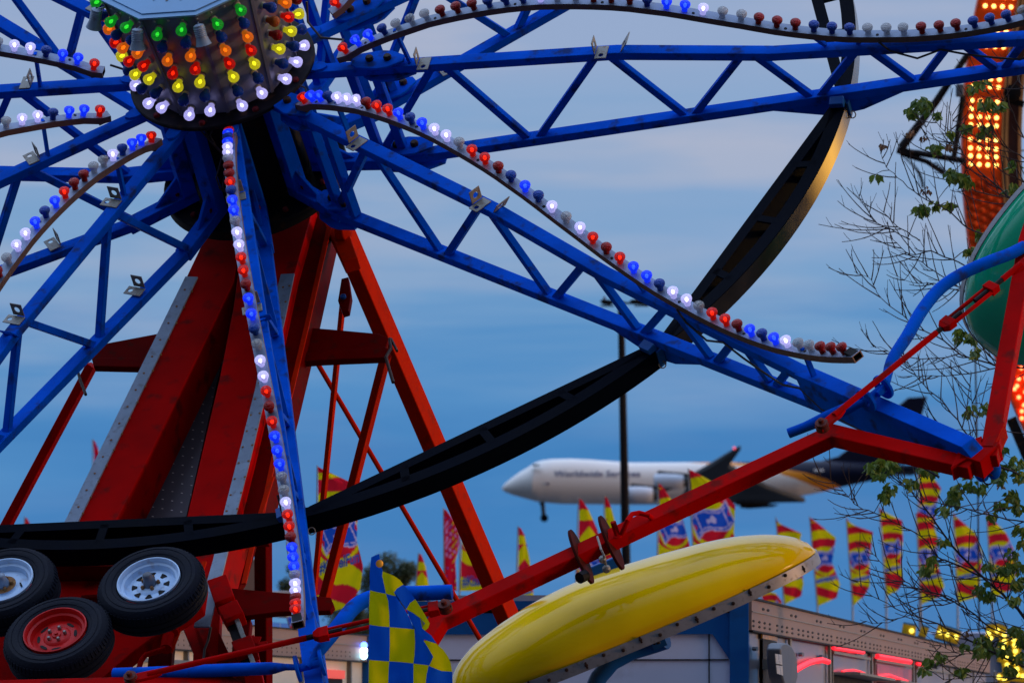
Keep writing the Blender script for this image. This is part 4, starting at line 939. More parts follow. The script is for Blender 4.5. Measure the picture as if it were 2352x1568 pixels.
# panels on the side
ZB=ZT-RH-.012
def TQ(px,py,o=0):                       # the spot on the trailer side seen at this place of the picture
    d=(W(px,py,1)-EYE); q0=A+out*o
    return EYE+d*((q0-EYE).dot(out)/d.dot(out))
def cc(cx,cy): return (1702.75+cx*.1615,1359.75+cy*.1615)
def quadp(b,pts,th,m=0,o=0): b.prism([TQ(*cc(*p),o) for p in pts],out*th,m)
def line(b,p0,p1,wd_,o=.01,m=0): b.beam(TQ(*cc(*p0),o),TQ(*cc(*p1),o),wd_,.02,Z if abs(p0[0]-p1[0])>abs(p0[1]-p1[1]) else dd,m)
b=MB()
for x,w_ in ((690,.9),(1255,.7),(1290,.25),(1850,.7),(1895,.3),(2440,.6),(2480,.3),(2960,.5),(3300,.5),(3600,.5)): line(b,(x,520+ (x-90)*.17),(x+4,1500),w_*.16)
for x0,x1 in ((1305,1830),(1910,2420),(2500,2950),(3000,3280)):
    line(b,(x0,850+(x0-1305)*.18),(x1,850+(x1-1305)*.18),.022,.025)
b.build('panel_seam',M['galv'],tr,smooth=0)
b=MB()
for x0,x1 in ((1305,1832),(1912,2425),(2500,2950)):
    k0=(x0-1305)*.18; k1=(x1-1305)*.18
    quadp(b,[(x0,1130+k0),(x1,1130+k1),(x1,1165+k1),(x0,1165+k0)],.22,0,0); quadp(b,[(x0,1166+k0),(x1,1166+k1),(x1,1500),(x0,1500)],.006,1,.002)
b.build('side_hatch',[M['galv'],M['black']],tr,smooth=0)
b=MB()
for x,y in ((165,800),(822,880),(1108,915),(1278,785),(1465,822),(1665,855),(1845,885),(1885,890),(2062,925),(2258,965),(2620,1030),(2760,1060),(3060,1120)): b.prism([TQ(*cc(x+16*math.cos(a),y+30*math.sin(a)),-.005) for a in [q*PI/5 for q in range(10)]],out*.03)
b.build('latch_knob',M['grey'],tr)
rl_=emis('red_reflection_glow',(1,.015,.03),1.4)  # added glowing strips stand in for red light reflected in the side panels
def red_glint(pts,r):
    bb=MB(); bb.tube([TQ(*cc(*p),.035) for p in pts],r,8); bb.build('red_glint_strip',rl_,tr)
red_glint([(745,1130),(800,1085),(880,1040),(960,1000),(1060,970),(1150,960),(1235,985)],.022)
red_glint([(1430,1125),(1500,1105),(1600,1100),(1700,1125),(1780,1160)],.008)
red_glint([(1915,1210),(2000,1190),(2100,1180),(2200,1215),(2360,1270)],.018)
red_glint([(1305,790),(1560,828),(1740,856)],.014); red_glint([(1930,905),(2140,940),(2400,985)],.024); red_glint([(2500,1010),(2700,1045)],.014)
b=MB(); quadp(b,[(1925,1010),(2420,1100),(2420,1255),(1925,1165)],.004,0,.001); b.build('red_glow_panel',mat('red_reflection_tint',(.55,.12,.15),.35,metal=.3,var=.3,scale=3),tr,smooth=0)  # hatch face coloured red for the light it reflects
b=MB(); quadp(b,[(278,575),(490,618),(490,690),(278,655)],.012,0,0); b.build('amber_panel',mat('amber_foil',(.55,.28,.02),.35,metal=.6,var=.6,scale=14,bump=.6,bscale=30),tr,smooth=0)
b=MB(); quadp(b,[(300,660),(500,700),(500,1500),(300,1500)],.004,0,.001); b.build('doorway',M['black'],tr,smooth=0)
b=MB(); ov=[(600,1140),(595,960),(570,860),(520,770),(470,728),(410,716),(372,735),(358,800),(365,1000),(385,1200),(420,1320),(520,1330),(580,1290),(600,1220)]
b.prism([TQ(*cc(*p),.14) for p in ov],out*.10); fl_=b.build('flood_lamp',M['grey'],tr,bevel=.012)
b=MB(); b.prism([TQ(*cc(*p),.243) for p in [(470,870),(565,885),(572,1025),(482,1010)]],out*.006); b.prism([TQ(*cc(*p),.243) for p in [(484,1030),(574,1045),(582,1180),(496,1150)]],out*.006); b.build('lens',mat('lamp_lens',(.45,.42,.34),.3,bump=.5,bscale=60),fl_,smooth=0)
b=MB(); b.prism([TQ(*cc(*p),.02) for p in [(300,945),(395,955),(395,1080),(300,1090)]],out*.12); b.build('lamp_bracket',M['galv'],fl_,smooth=0)
# end wall with blue frame (faces the camera)
EL=A+Vector((0,0,0)); ew=Vector((W(960,1375,D1+.2).x-A.x,W(960,1375,D1+.2).y-A.y,0)); LW=ew.length; ew.normalize(); eo=ew.cross(Z).normalized()
if eo.dot(-FW)<0: eo=-eo
def EP(s,z,o=0): return Vector((A.x,A.y,0))+ew*s+Z*z+eo*o
def erect(b,s0,s1,z0,z1,o0,o1,m=0):
    vs=[EP(s,z,o) for s in (s0,s1) for z in (z0,z1) for o in (o0,o1)]
    b.add(vs,[(0,1,3,2),(4,6,7,5),(0,4,5,1),(2,3,7,6),(0,2,6,4),(1,5,7,3)],m)
b=MB(); erect(b,.12,LW,.9,ZT-.18,-.30,-.02)
e_=b.build('end_wall',M['panelw'],tr,smooth=0)
b=MB()
for z in (ZT-.42,ZT-.92,ZT-1.42): erect(b,.13,LW,z,z+.008,-.02,-.012)
erect(b,.26,.268,1,ZT-.22,-.02,-.012); b.build('panel_gap',M['black'],e_,smooth=0)
b=MB(); 
erect(b,-.01,.12,.8,ZT+.01,-.12,.02); erect(b,.12,LW+.04,ZT-.24,ZT-.095,-.10,.0); erect(b,.12,LW+.04,ZT-.07,ZT-.01,-.10,.012); erect(b,.12,LW,ZT-.095,ZT-.07,-.10,-.04,1)
b.prism([EP(.12,ZT-.24,.004),EP(.12,ZT-.42,.004),EP(.24,ZT-.24,.004)],-eo*.02)
b.build('corner_frame',[M['bframe'],M['black']],tr,smooth=0,bevel=0)
b=MB(); erect(b,1.2,LW-.2,ZT-.01,ZT+.03,-1.5,-.03); b.build('roof_cap',M['roof'],tr,smooth=0)
# second trailer at the lower left
D3=60.0
A2=W(535,1434,D3); B2=W(836,1478,D3+7)
d2=Vector((B2.x-A2.x,B2.y-A2.y,0)); L2=d2.length; d2.normalize(); o2=d2.cross(Z).normalized()
if o2.dot(-FW)<0: o2=-o2
t2=thing('ride_trailer','cream lit trailer with tan riveted top rail behind the tyres and the near blue spoke','trailer',Matrix.Translation(Vector((A2.x,A2.y,0))))
def T2(s,z,o=0): return Vector((A2.x,A2.y,0))+d2*s+Z*(A2.z+z)+o2*o
def r2_(b,s0,s1,z0,z1,o0,o1,m=0):
    vs=[T2(s,z,o) for s in (s0,s1) for z in (z0,z1) for o in (o0,o1)]
    b.add(vs,[(0,1,3,2),(4,6,7,5),(0,4,5,1),(2,3,7,6),(0,2,6,4),(1,5,7,3)],m)
S0=-9.0
b=MB(); r2_(b,S0,L2,-A2.z+.9,-.01,-2.2,-.02); b.build('trailer_body',mat('cream_panel',(.88,.74,.56),.4,var=.06,scale=1,emit=(1,.62,.30),es=.10),t2,smooth=0)  # faint emission stands in for warm lamp light falling on the wall
b=MB(); r2_(b,S0,L2,-.24,0,-.01,.03); r2_(b,S0,L2,0,.012,-.1,.045,1); r2_(b,S0,L2,-.10,-.092,.03,.038,2); r2_(b,S0,L2,-.252,-.24,-.01,.04,1); rail2=b.build('top_rail',[M['tan'],M['black'],M['galv']],t2,smooth=0)
b=MB()
for i in range(60):
    for z in (-.165,-.205): b.lathe([(.009,0),(.007,.004),(0,.005)],T2(S0+.3+i*.25,z,.03),o2,5)
b.build('rivet',M['black'],rail2)
b=MB()
for s in (-3.2,-2.2,.5,3.5,L2-.9): r2_(b,s,s+.06,-A2.z+.9,-.25,-.02,.02)
r2_(b,-8,2,-.36,-.33,-.02,.03); r2_(b,-8,2,-.80,-.76,-.02,.06); b.build('panel_seam',M['galv'],t2,smooth=0)
b=MB(); r2_(b,-2.1,.5,-1.3,-.80,-.01,.004); r2_(b,L2-2.6,L2-1.3,-1.9,-.42,-.02,.004); b.build('doorway',M['black'],t2,smooth=0)
b=MB(); r2_(b,L2-2.65,L2-2.55,-1.2,-.34,-.01,.03); b.build('amber_panel',emis('amber_strip_glow',(1,.5,.05),1.2),t2,smooth=0)
b=MB(); r2_(b,L2-2.6,L2-1.3,-.42,-.34,-.01,.03); b.build('red_glow_panel',emis('red_panel_glow',(.8,.08,.05),.7),t2,smooth=0)
b=MB(); c=T2(L2-1.7,-.72,.12); b.prism([c+d2*(.5*math.cos(a))+Z*(.24*math.sin(a)) for a in [i*PI/12 for i in range(24)]],o2*.1); b.build('flood_lamp',M['grey'],t2,bevel=.02)
b=MB(); r2_(b,L2,L2+.16,-A2.z+.8,.02,-2.0,.05); b.build('corner_post',M['bframe'],t2,smooth=0)
for i,(c_,y) in enumerate(((emis('blue_lamp_glow',(.1,.2,1),5),1481),(emis('white_lamp_glow',(.8,.8,1),6),1493),(emis('cyan_lamp_glow',(.4,.8,1),6),1505))):
    b=MB(); b.lathe([(0,-.02),(.035,0),(.035,.02),(0,.04)],W(836,y,D3+6.6),-FW,12); b.build('lamp',c_,t2)
# awning booth behind the second trailer
DB=95.0
bo=thing('ticket_booth','small booth with a blue and turquoise striped awning behind the cream trailer','booth',Matrix.Translation(Vector((W(600,1450,DB).x,W(600,1450,DB).y,0))))
M['aw1']=mat('awning_turquoise',(.02,.22,.36),.6); M['aw2']=mat('awning_blue',(.01,.09,.30),.6)
b=MB()
for i in range(9):
    x0=520+i*20; x1=x0+20
    b.add([W(x0,1412+i*1.5,DB+.8),W(x1,1413+i*1.5,DB+.8),W(x1+3,1424+i*1.7,DB),W(x0+3,1423+i*1.7,DB)],[(0,1,2,3)],0)
    b.add([W(x0+3,1423+i*1.7,DB),W(x1+3,1424+i*1.7,DB),W(x1+5,1450+i*1.7,DB-.3),W(x0+5,1449+i*1.7,DB-.3)],[(0,1,2,3)],1)
aw=b.build('awning',[M['aw1'],M['aw2']],bo,smooth=0); s=aw.modifiers.new('Solid','SOLIDIFY'); s.thickness=.02
b=MB()
for i in range(10): b.tube([W(520+i*20,1411+i*1.5,DB+.79),W(523+i*20,1422+i*1.7,DB-.02),W(525+i*20,1449+i*1.7,DB-.33)],.012,5)
b.build('awning_seam',M['galv'],bo)
b=MB(); g0=W(525,1460,DB+.3); g1=W(700,1470,DB+.3); b.add([Vector((p.x,p.y+o,z)) for p in (g0,g1) for o in (0,2) for z in (0,p.z)],[(0,1,3,2),(4,6,7,5),(0,4,5,1),(1,5,7,3),(2,3,7,6)]); b.build('booth_wall',M['panelw'],bo,smooth=0)
# small string of lamps on a far ride seen through the legs
fr=thing('far_ride','distant ride front with small blue and white lamps seen between the red legs','fairground ride',Matrix.Translation(Vector((W(620,1400,120).x,W(620,1400,120).y,0))))
b=MB(); b.path([W(575,1310,120),W(600,1388,120),W(660,1392,120)],.3,.3,FW); b.beam(W(590,1300,120),W(575,1380,120),.2,.2,FW)
p=W(630,1440,120.4); b.add([W(565,1360,120.4),W(665,1395,120.4),Vector((W(665,1395,120.4).x,p.y,0)),Vector((W(565,1395,120.4).x,p.y,0))],[(0,1,2,3)]); frb=b.build('ride_front',M['tan'],fr,smooth=0); s=frb.modifiers.new('Solid','SOLIDIFY'); s.thickness=.2
b1=emis('small_blue_lamp',(.05,.2,1),2.2); b2=emis('small_white_lamp',(.75,.7,1),4)
for i,(x,y,c_) in enumerate(((580,1347,0),(590,1358,0),(577,1366,1),(600,1385,1),(611,1392,0),(622,1385,1),(634,1388,0),(645,1386,0),(655,1383,0),(640,1397,1),(654,1395,1),(596,1372,0))):
    b=MB(); b.lathe([(0,-.03),(.05,-.02),(.05,.02),(0,.04)],W(x,y,119.8),-FW,8); b.build('lamp',(b1,b2)[c_],fr)

# ================================================================== LOOP RIDE on the right
DR=110.0; PXR=F_PX/DR; RXp=1560.0; ccx,ccy=2211+RXp,335.0
lr=thing('loop_ride','tall curved red ride ring lined with yellow and red lamps at the right edge','fairground ride',Matrix.Translation(Vector((W(2300,1684,DR).x,W(2300,1684,DR).y,0))))
M['ring']=mat('ring_red_paint',(.80,.075,.008),.5,spec=.1,var=.12,scale=1.5,dirt=(.25,.02,.01),dirt_amt=.4); M['goldrail']=mat('ring_side_rail',(.62,.30,.10),.4,metal=.3,var=.1)
def RP(r,y,z=0):
    a=math.asin((y-ccy)/r); return W(ccx-r*math.cos(a),y,DR)+FW*z
def arcstrip(b,r0,r1,z0,z1,y0,y1,m=0,n=110):
    vs=[]
    for i in range(n+1):
        y=y0+(y1-y0)*i/n
        for r,z in ((r0,z0),(r1,z0),(r1,z1),(r0,z1)): vs.append(RP(r,y,z))
    fs=[(4*i+j,4*i+4+j,4*i+4+(j+1)%4,4*i+(j+1)%4) for i in range(n) for j in range(4)]+[(0,1,2,3),(4*n+3,4*n+2,4*n+1,4*n)]
    b.add(vs,fs,m)
b=MB(); arcstrip(b,RXp,RXp-88,0,.5,-600,1720); ring=b.build('ring_track',M['ring'],lr,smooth=30)
b=MB(); arcstrip(b,RXp-89,RXp-94,-.02,.10,-600,1720); arcstrip(b,RXp-97,RXp-104,-.02,.1,-600,1720); arcstrip(b,RXp-128,RXp-136,.05,.2,-600,1720); b.build('side_rail',M['goldrail'],lr)
b=MB(); arcstrip(b,RXp-94,RXp-128,.1,.5,-600,1720); b.build('inner_track',mat('inner_track_brown',(.06,.02,.012),.6),lr)
yl=emis('yellow_lamp_glow',(1,.70,.16),3.4); rl2=emis('red_lamp_glow',(1,.16,.05),6)
yb=MB(); yb.lathe([(0,-.0),(.029,0),(.032,.013),(.026,.030),(.012,.040),(0,.042)],(0,0,0),(0,0,1),12,caps=False)
def mkmesh(b_,name,m_):
    me=bpy.data.meshes.new(name); me.from_pydata(b_.v,[],b_.f); me.materials.append(m_); me.shade_smooth(); return me
mey=mkmesh(yb,'yellow_lamp',yl); mer=mkmesh(yb,'red_lamp',rl2)
def inst(name,me,p,ax,par):
    o=bpy.data.objects.new(name,me); col.objects.link(o); o.parent=par; o.matrix_local=Matrix(par['_m']).inverted()@frame_m(p,ax,Vector((0,0,1))); return o
ys=[-8,14,-1e9,70,88,106,-1e9,162,180,198,-1e9,231,250,268,287,-1e9,320,340,358,377]
for ri,y in enumerate(ys):
    if y<-1e8: continue
    for j in range(4):
        if y in (231,) and j in (2,): continue
        inst('yellow_lamp',mey,RP(RXp-18-j*19.5,y+j*1.0,-.005),-FW,ring)
for x,y in ((2250,593),(2297,807),(2342,814),(2346,845),(2340,870),(2336,886),(2330,893),(2340,912),(2352,930),(2347,944),(2347,960),(2355,900),(2356,868)):
    inst('red_lamp',mer,W(x,y,DR-.02),-FW,ring)
b=MB()
for ri in range(16):
    y=415+ri*20
    for j in range(4): b.lathe([(.05,0),(.045,.02),(.02,.035),(0,.036)],RP(RXp-18-j*19.5,y+(j%2)*8,-.005),-FW,10)
b.build('unlit_lamp',M['ring'],ring)
b=MB()
b.tube([W(2222,126,DR),W(2150,234,DR),W(2070,340,DR)],[.05,.06,.07],8); b.tube([W(2212,220,DR),W(2191,362,DR)],.045,8)
b.tube([W(2066,348,DR),W(2110,352,DR),W(2170,362,DR),W(2216,370,DR)],.05,8); b.tube([W(2070,352,DR),W(2130,372,DR),W(2168,398,DR)],.04,8); b.beam(W(2060,345,DR),W(2090,350,DR),.12,.10,FW)
b.build('stay_truss',M['black'],lr)
b=MB()
for i in range(20):
    f=i/19; x=2073+f*45+math.sin(f*3)*12; y=356+f*72; o=W(x,y,DR); b.tube([o+(RX*math.cos(a)+UP*math.sin(a)*1.3)*.02 for a in [j*PI/4 for j in range(9)]],.008,4)
for i in range(12):
    f=i/11; o=W(2150+f*62,378+f*28+math.sin(f*3)*10,DR); b.tube([o+(RX*math.cos(a)+UP*math.sin(a))*.03 for a in [j*PI/4 for j in range(9)]],.012,4)
b.build('hanging_chain',M['black'],lr)
b=MB(); b.beam(W(2196,208,DR),W(2213,208,DR),.26,.2,FW); b.build('junction_box',M['grey'],lr,bevel=.02)
b=MB(); b.lathe([(.0,-.02),(.14,0),(.14,.1),(.08,.12),(0,.12)],W(2325,214,DR-.1),-FW,16); b.beam(W(2310,228,DR-.05),W(2352,240,DR-.05),.12,.1,FW); b.build('drive_wheel',M['hubdark'],lr)
b=MB(); b.tube([W(2232,640,DR+2),W(2240,820,DR+2),W(2246,1100,DR+2),Vector((W(2250,1200,DR+2).x,W(2250,1200,DR+2).y,0))],.015,5); b.tube([W(2180,343,DR+1),W(2352,346,DR+1),W(2500,350,DR+1)],.012,5); b.build('cable',M['cable'],lr)
b=MB(); b.beam(W(2322,960,DR-1),W(2375,1085,DR-1),.16,.16,FW); b.build('brace',M['black'],lr)

# ================================================================== LETTER SIGN with yellow lamps
DS=95.0
sg=thing('lamp_letter_sign','sign with yellow lamp-studded letters at the far end of the silver trailer','sign',Matrix.Translation(Vector((W(2320,1684,DS).x,W(2320,1684,DS).y,0))))
def s1(cx,cy): return (1984.5+cx*.15625,1323+cy*.15625)
M['syel']=mat('sign_letter_yellow',(.62,.42,.01),.4,var=.06); M['sboard']=mat('sign_board_lilac',(.48,.50,.66),.4,var=.06,scale=1); M['sblue']=mat('sign_outline_blue',(.02,.16,.42),.4)
b=MB(); bp_=[W(*s1(960,830),DS),W(*s1(1500,830),DS),W(*s1(2400,830),DS),W(2400,1700,DS),W(2200,1700,DS),W(*s1(1250,1000),DS)]; b.prism(bp_,FW*.3); b.build('board',M['sboard'],sg,smooth=0)
strokes=[([(560,770),(680,790),(760,800)],.13),([(1060,800),(1230,850),(1400,910)],.16),([(820,790),(930,830)],.12),
 ([(1790,800),(1960,790),(2080,830)],.16),([(2080,900),(2060,1000),(2040,1080),(1970,1160)],.15),([(1970,1160),(2090,1190),(2110,1300),(2130,1420),(2060,1500),(1960,1500)],.15),
 ([(2210,860),(2215,1100),(2235,1300),(2250,1450),(2400,1470)],.16),([(1800,840),(1870,930)],.13)]
sb=MB(); yb2=MB()
for pts,wd_ in strokes:
    P2=[W(*s1(*p),DS-.06) for p in pts]; sb.path(P2,.05,wd_*6.6/6+.05,FW); yb2.path([p-FW*.03 for p in P2],.05,wd_*6.6/6,FW)
sb.build('letter_outline',M['sblue'],sg,smooth=0); yb2.build('letter',M['syel'],sg,smooth=0)
yl3=mkmesh(yb,'yellow_lamp',emis('sign_lamp_glow',(1,.80,.10),1.9))
for cx_,cy_ in ((1120,820),(1230,855),(1350,890),(700,798),(1830,830),(1960,795),(1860,905),(2065,955),(2055,1050),(2000,1145),(2090,1190),(2105,1298),(2115,1425),(2060,1500),(1980,1475),(2200,925),(2215,1005),(2225,1095),(2230,1185),(2235,1262),(2245,1358),(2252,1440),(2335,1462),(2060,860),(2240,840)):
    inst('yellow_lamp',yl3,W(*s1(cx_,cy_),DS-.12),-FW,sg)

# ================================================================== TREES
M['bark']=mat('dark_bark',(.035,.022,.020),.9,var=.25,scale=30)
def leafmat(name,c1,c2):
    m=bpy.data.materials.new(name); m.use_nodes=True; nt=m.node_tree; L=nt.links; b=nt.nodes['Principled BSDF']; b.inputs['Roughness'].default_value=.55
    g=nt.nodes.new('ShaderNodeNewGeometry'); r=nt.nodes.new('ShaderNodeValToRGB'); L.new(g.outputs['Random Per Island'],r.inputs['Fac']); r.color_ramp.elements[0].color=(*c1,1); r.color_ramp.elements[1].color=(*c2,1); L.new(r.outputs['Color'],b.inputs['Base Color'])
    t=nt.nodes.new('ShaderNodeBsdfTranslucent'); L.new(r.outputs['Color'],t.inputs['Color']); mx=nt.nodes.new('ShaderNodeMixShader'); mx.inputs['Fac'].default_value=.3; L.new(b.outputs['BSDF'],mx.inputs[1]); L.new(t.outputs['BSDF'],mx.inputs[2]); L.new(mx.outputs['Shader'],nt.nodes['Material Output'].inputs['Surface']); return m
M['leaf']=leafmat('maple_leaf',(.045,.105,.012),(.17,.24,.025)); M['brown']=leafmat('dry_seed',(.13,.06,.03),(.22,.12,.05)); M['bgleaf']=leafmat('far_leaf',(.015,.035,.012),(.055,.085,.02))
DT=50.0; PT_=F_PX/DT
trunk_base=W(2620,1684,DT); trunk_base.z=0
tt=thing('maple_tree','sparse dark-branched tree with green leaf clumps reaching in from the right edge','tree',Matrix.Translation(trunk_base))
def c9(x,y): return (1568+.3359*x,1041.2+.3359*y)
def c6(x,y): return (1568+.3359*x,520.6+.3359*y)
def c3(x,y): return (1568+.3359*x,.3359*y)
limbs=[([c9(2700,1700),c9(2500,1330),c9(2334,1110),c9(2180,960),c9(2050,840),c9(1850,640),c9(1740,480),c9(1600,310),c9(1480,170),c9(1400,60),c6(2080,1568-80)],9,1.2),
([c9(2500,900),c9(2334,900),c9(2100,860),c9(1850,750),c9(1750,710),c9(1650,580),c9(1530,510),c9(1350,420),c9(1200,360),c9(1120,280),c9(1040,200),c9(930,140)],5,.8),
([c9(2500,520),c9(2334,470),c9(2100,420),c9(1900,370),c9(1700,330),c9(1600,290),c9(1540,200)],4,1.2),
([c9(2500,1300),c9(2334,1240),c9(2150,1210),c9(1950,1070),c9(1750,960),c9(1600,930),c9(1500,850),c9(1400,780),c9(1300,680),c9(1230,550)],5,.9),
([c9(2500,1520),c9(2334,1450),c9(2080,1340),c9(1850,1210),c9(1640,1130),c9(1500,1075),c9(1300,970),c9(1180,860)],6,.9),
([c9(2500,1550),c9(2334,1540),c9(2050,1525),c9(1790,1545)],4,1.5),
([c9(2200,985),c9(2030,960),c9(1830,1020),c9(1600,1060),c9(1480,1130),c9(1330,1160),c9(1210,1135)],4,.9),
([c9(1960,1100),c9(1850,990),c9(1650,930),c9(1500,890),c9(1400,800)],3,.8),
([c9(2450,1250),c9(2270,1240),c9(2130,1290),c9(2010,1360),c9(1860,1360),c9(1740,1290),c9(1600,1200)],3,.8),
([c6(2500,1000),c6(2334,970),c6(2150,950),c6(1900,870),c6(1750,750),c6(1620,700),c6(1500,600),c6(1350,480),c6(1290,370),c6(1175,305)],5,.8),
([c6(2120,560),c6(1960,460),c6(1860,430),c6(1720,390),c6(1560,380),c6(1400,300)],3.5,.8),
([c6(2200,600),c6(1960,460),c6(1800,350),c6(1640,250),c6(1530,180),c6(1430,145)],4,.8),
([c6(2050,330),c6(1900,250),c6(1700,170),c6(1560,190),c6(1430,90),c6(1290,5)],4,.8),
([c6(2250,960),c6(2160,963),c6(1900,1010),c6(1700,1020),c6(1460,1020)],4,.8),
([c6(1900,870),c6(1750,900),c6(1500,890),c6(1380,830),c6(1290,820)],3,.8),
([c6(2300,1700),c6(2060,1568),c6(1950,1420),c6(1800,1220),c6(1650,1080),c6(1560,960),c6(1500,860)],5,.8),
([c6(2334,1420),c6(2150,1390),c6(1950,1390),c6(1750,1380),c6(1640,1310)],3,.8),
([c6(2010,1480),c6(1990,1300),c6(1975,1180),c6(1970,1080)],2.5,.8),
([c3(2500,1530),c3(2334,1420),c3(2180,1300),c3(1990,1130),c3(1880,1000),c3(1790,900),c3(1700,790)],5,1),
([c3(2334,1360),c3(2170,1340),c3(1960,1290),c3(1830,1200),c3(1700,1010),c3(1660,840)],4,.9),
([c3(2050,1600),c3(1950,1560),c3(1800,1430),c3(1620,1340),c3(1470,1210),c3(1380,1120),c3(1350,1000)],4,.8),
([c3(2500,1350),c3(2334,1250),c3(2150,1150),c3(2080,1040),c3(2000,930)],4,.8),
([c3(1560,1640),c3(1420,1568),c3(1330,1530),c3(1250,1430),c3(1170,1265)],3,.8),
([c3(1620,1640),c3(1500,1568),c3(1400,1480),c3(1320,1390)],3,.8),
([c3(2500,1050),c3(2334,940),c3(2230,720),c3(2100,640),c3(1990,600)],4,.9),
([c3(2500,1200),c3(2334,1080),c3(2200,1000),c3(2100,900),c3(2000,850)],4,.9),
([c3(2600,700),c3(2334,600),c3(2290,500),c3(2250,440)],3,.8),
([c3(1980,1480),c3(1890,1250),c3(1840,1000),c3(1845,790)],2.5,.7)]
rnd=random.Random(11)
zoff=lambda i: math.sin(i*2.4)*1.1
lb=MB(); twigs=MB(); tips=[]
def smooth(P_):
    Q=[]
    for i in range(len(P_)-1):
        p0=P_[max(i-1,0)];p1=P_[i];p2=P_[i+1];p3=P_[min(i+2,len(P_)-1)]
        for j in range(4):
            s=j/4; Q.append(.5*((2*p1)+(p2-p0)*s+(2*p0-5*p1+4*p2-p3)*s*s+(3*p1-p0-3*p2+p3)*s**3))
    Q.append(P_[-1]); return Q
allpts=[]
for li,(pts,w0,w1) in enumerate(limbs):
    z0=zoff(li); P_=[W(x,y,DT+z0*(1-i/len(pts))*.6+i*.05*((-1)**li)) for i,(x,y) in enumerate(pts)]
    Q=smooth(P_); Q=[p+Vector((rnd.uniform(-1,1),rnd.uniform(-1,1),rnd.uniform(-1,1)))*.006 for p in Q]
    L_=len(Q); rs=[(w0*(1-i/(L_-1))+w1*i/(L_-1))/PT_/2 for i in range(L_)]
    lb.tube(Q,rs,7); allpts.append(Q)
    # side twigs
    for i in range(3,L_-1):
        if rnd.random()<.28: continue
        d=(Q[i+1]-Q[i-1]).normalized(); s_=1 if rnd.random()<.5 else -1
        ang=rnd.uniform(.35,.85)*s_; side=d.cross(FW).normalized(); dv=(d*math.cos(ang)+side*math.sin(ang)+FW*rnd.uniform(-.4,.4)).normalized()
        ln=rnd.uniform(.08,.52)*(1.15-.5*i/L_); p=Q[i]; tw_=[p]
        for k in range(5):
            dv=(dv+UP*.10+Vector((rnd.uniform(-1,1),rnd.uniform(-1,1),rnd.uniform(-1,1)))*.07).normalized(); p=p+dv*ln/5; tw_.append(p)
            if k in (1,3) and rnd.random()<.6:
                d3=(dv+side*s_*rnd.uniform(-.9,.9)+UP*.3).normalized(); twigs.tube([p,p+d3*.04,p+d3*.08+UP*.01],[.0028,.0022,.0018],4)
        twigs.tube(tw_,[.0048,.0042,.0036,.0032,.0028,.0024],5)
# the trunk with its main fork, outside the picture
lb.tube([trunk_base,trunk_base+Vector((-.05,0,1.2)),W(2560,1480,DT),W(2520,1200,DT),W(2500,900,DT),W(2490,600,DT),W(2500,350,DT),W(2520,150,DT)],[.22,.19,.16,.13,.10,.08,.06,.03],10)
for x,y in ((c9(2500,900)),(c9(2500,520)),(c9(2500,1300)),(c9(2500,1520)),(c6(2500,1000)),(c3(2500,1530)),(c3(2500,1350)),(c3(2500,1050)),(c3(2500,1200))):
    lb.tube([W(2525,y+60,DT),W(x+6,y+10,DT),W(x,y,DT)],[.03,.022,.018],6)
lb.build('trunk_and_limbs',M['bark'],tt,smooth=60); twigs.build('twigs',M['bark'],tt,smooth=60)
def leaf(b,p,dr,sz,rn):
    dr=dr.normalized(); sd=dr.cross(Vector((rn.uniform(-1,1),rn.uniform(-1,1),rn.uniform(-1,1)))).normalized(); nr=dr.cross(sd)*.18*sz
    q1=[p,p+dr*sz*.25+sd*sz*.24-nr,p+dr*sz*.55+sd*sz*.30-nr,p+dr*sz*.72+sd*sz*.14-nr*.5,p+dr*sz]; q2=[p,p+dr*sz*.25-sd*sz*.24-nr,p+dr*sz*.55-sd*sz*.30-nr,p+dr*sz*.72-sd*sz*.14-nr*.5,p+dr*sz]
    b.add(q1+[q2[1],q2[2],q2[3]],[(0,1,2,3,4),(0,4,7,6,5)])
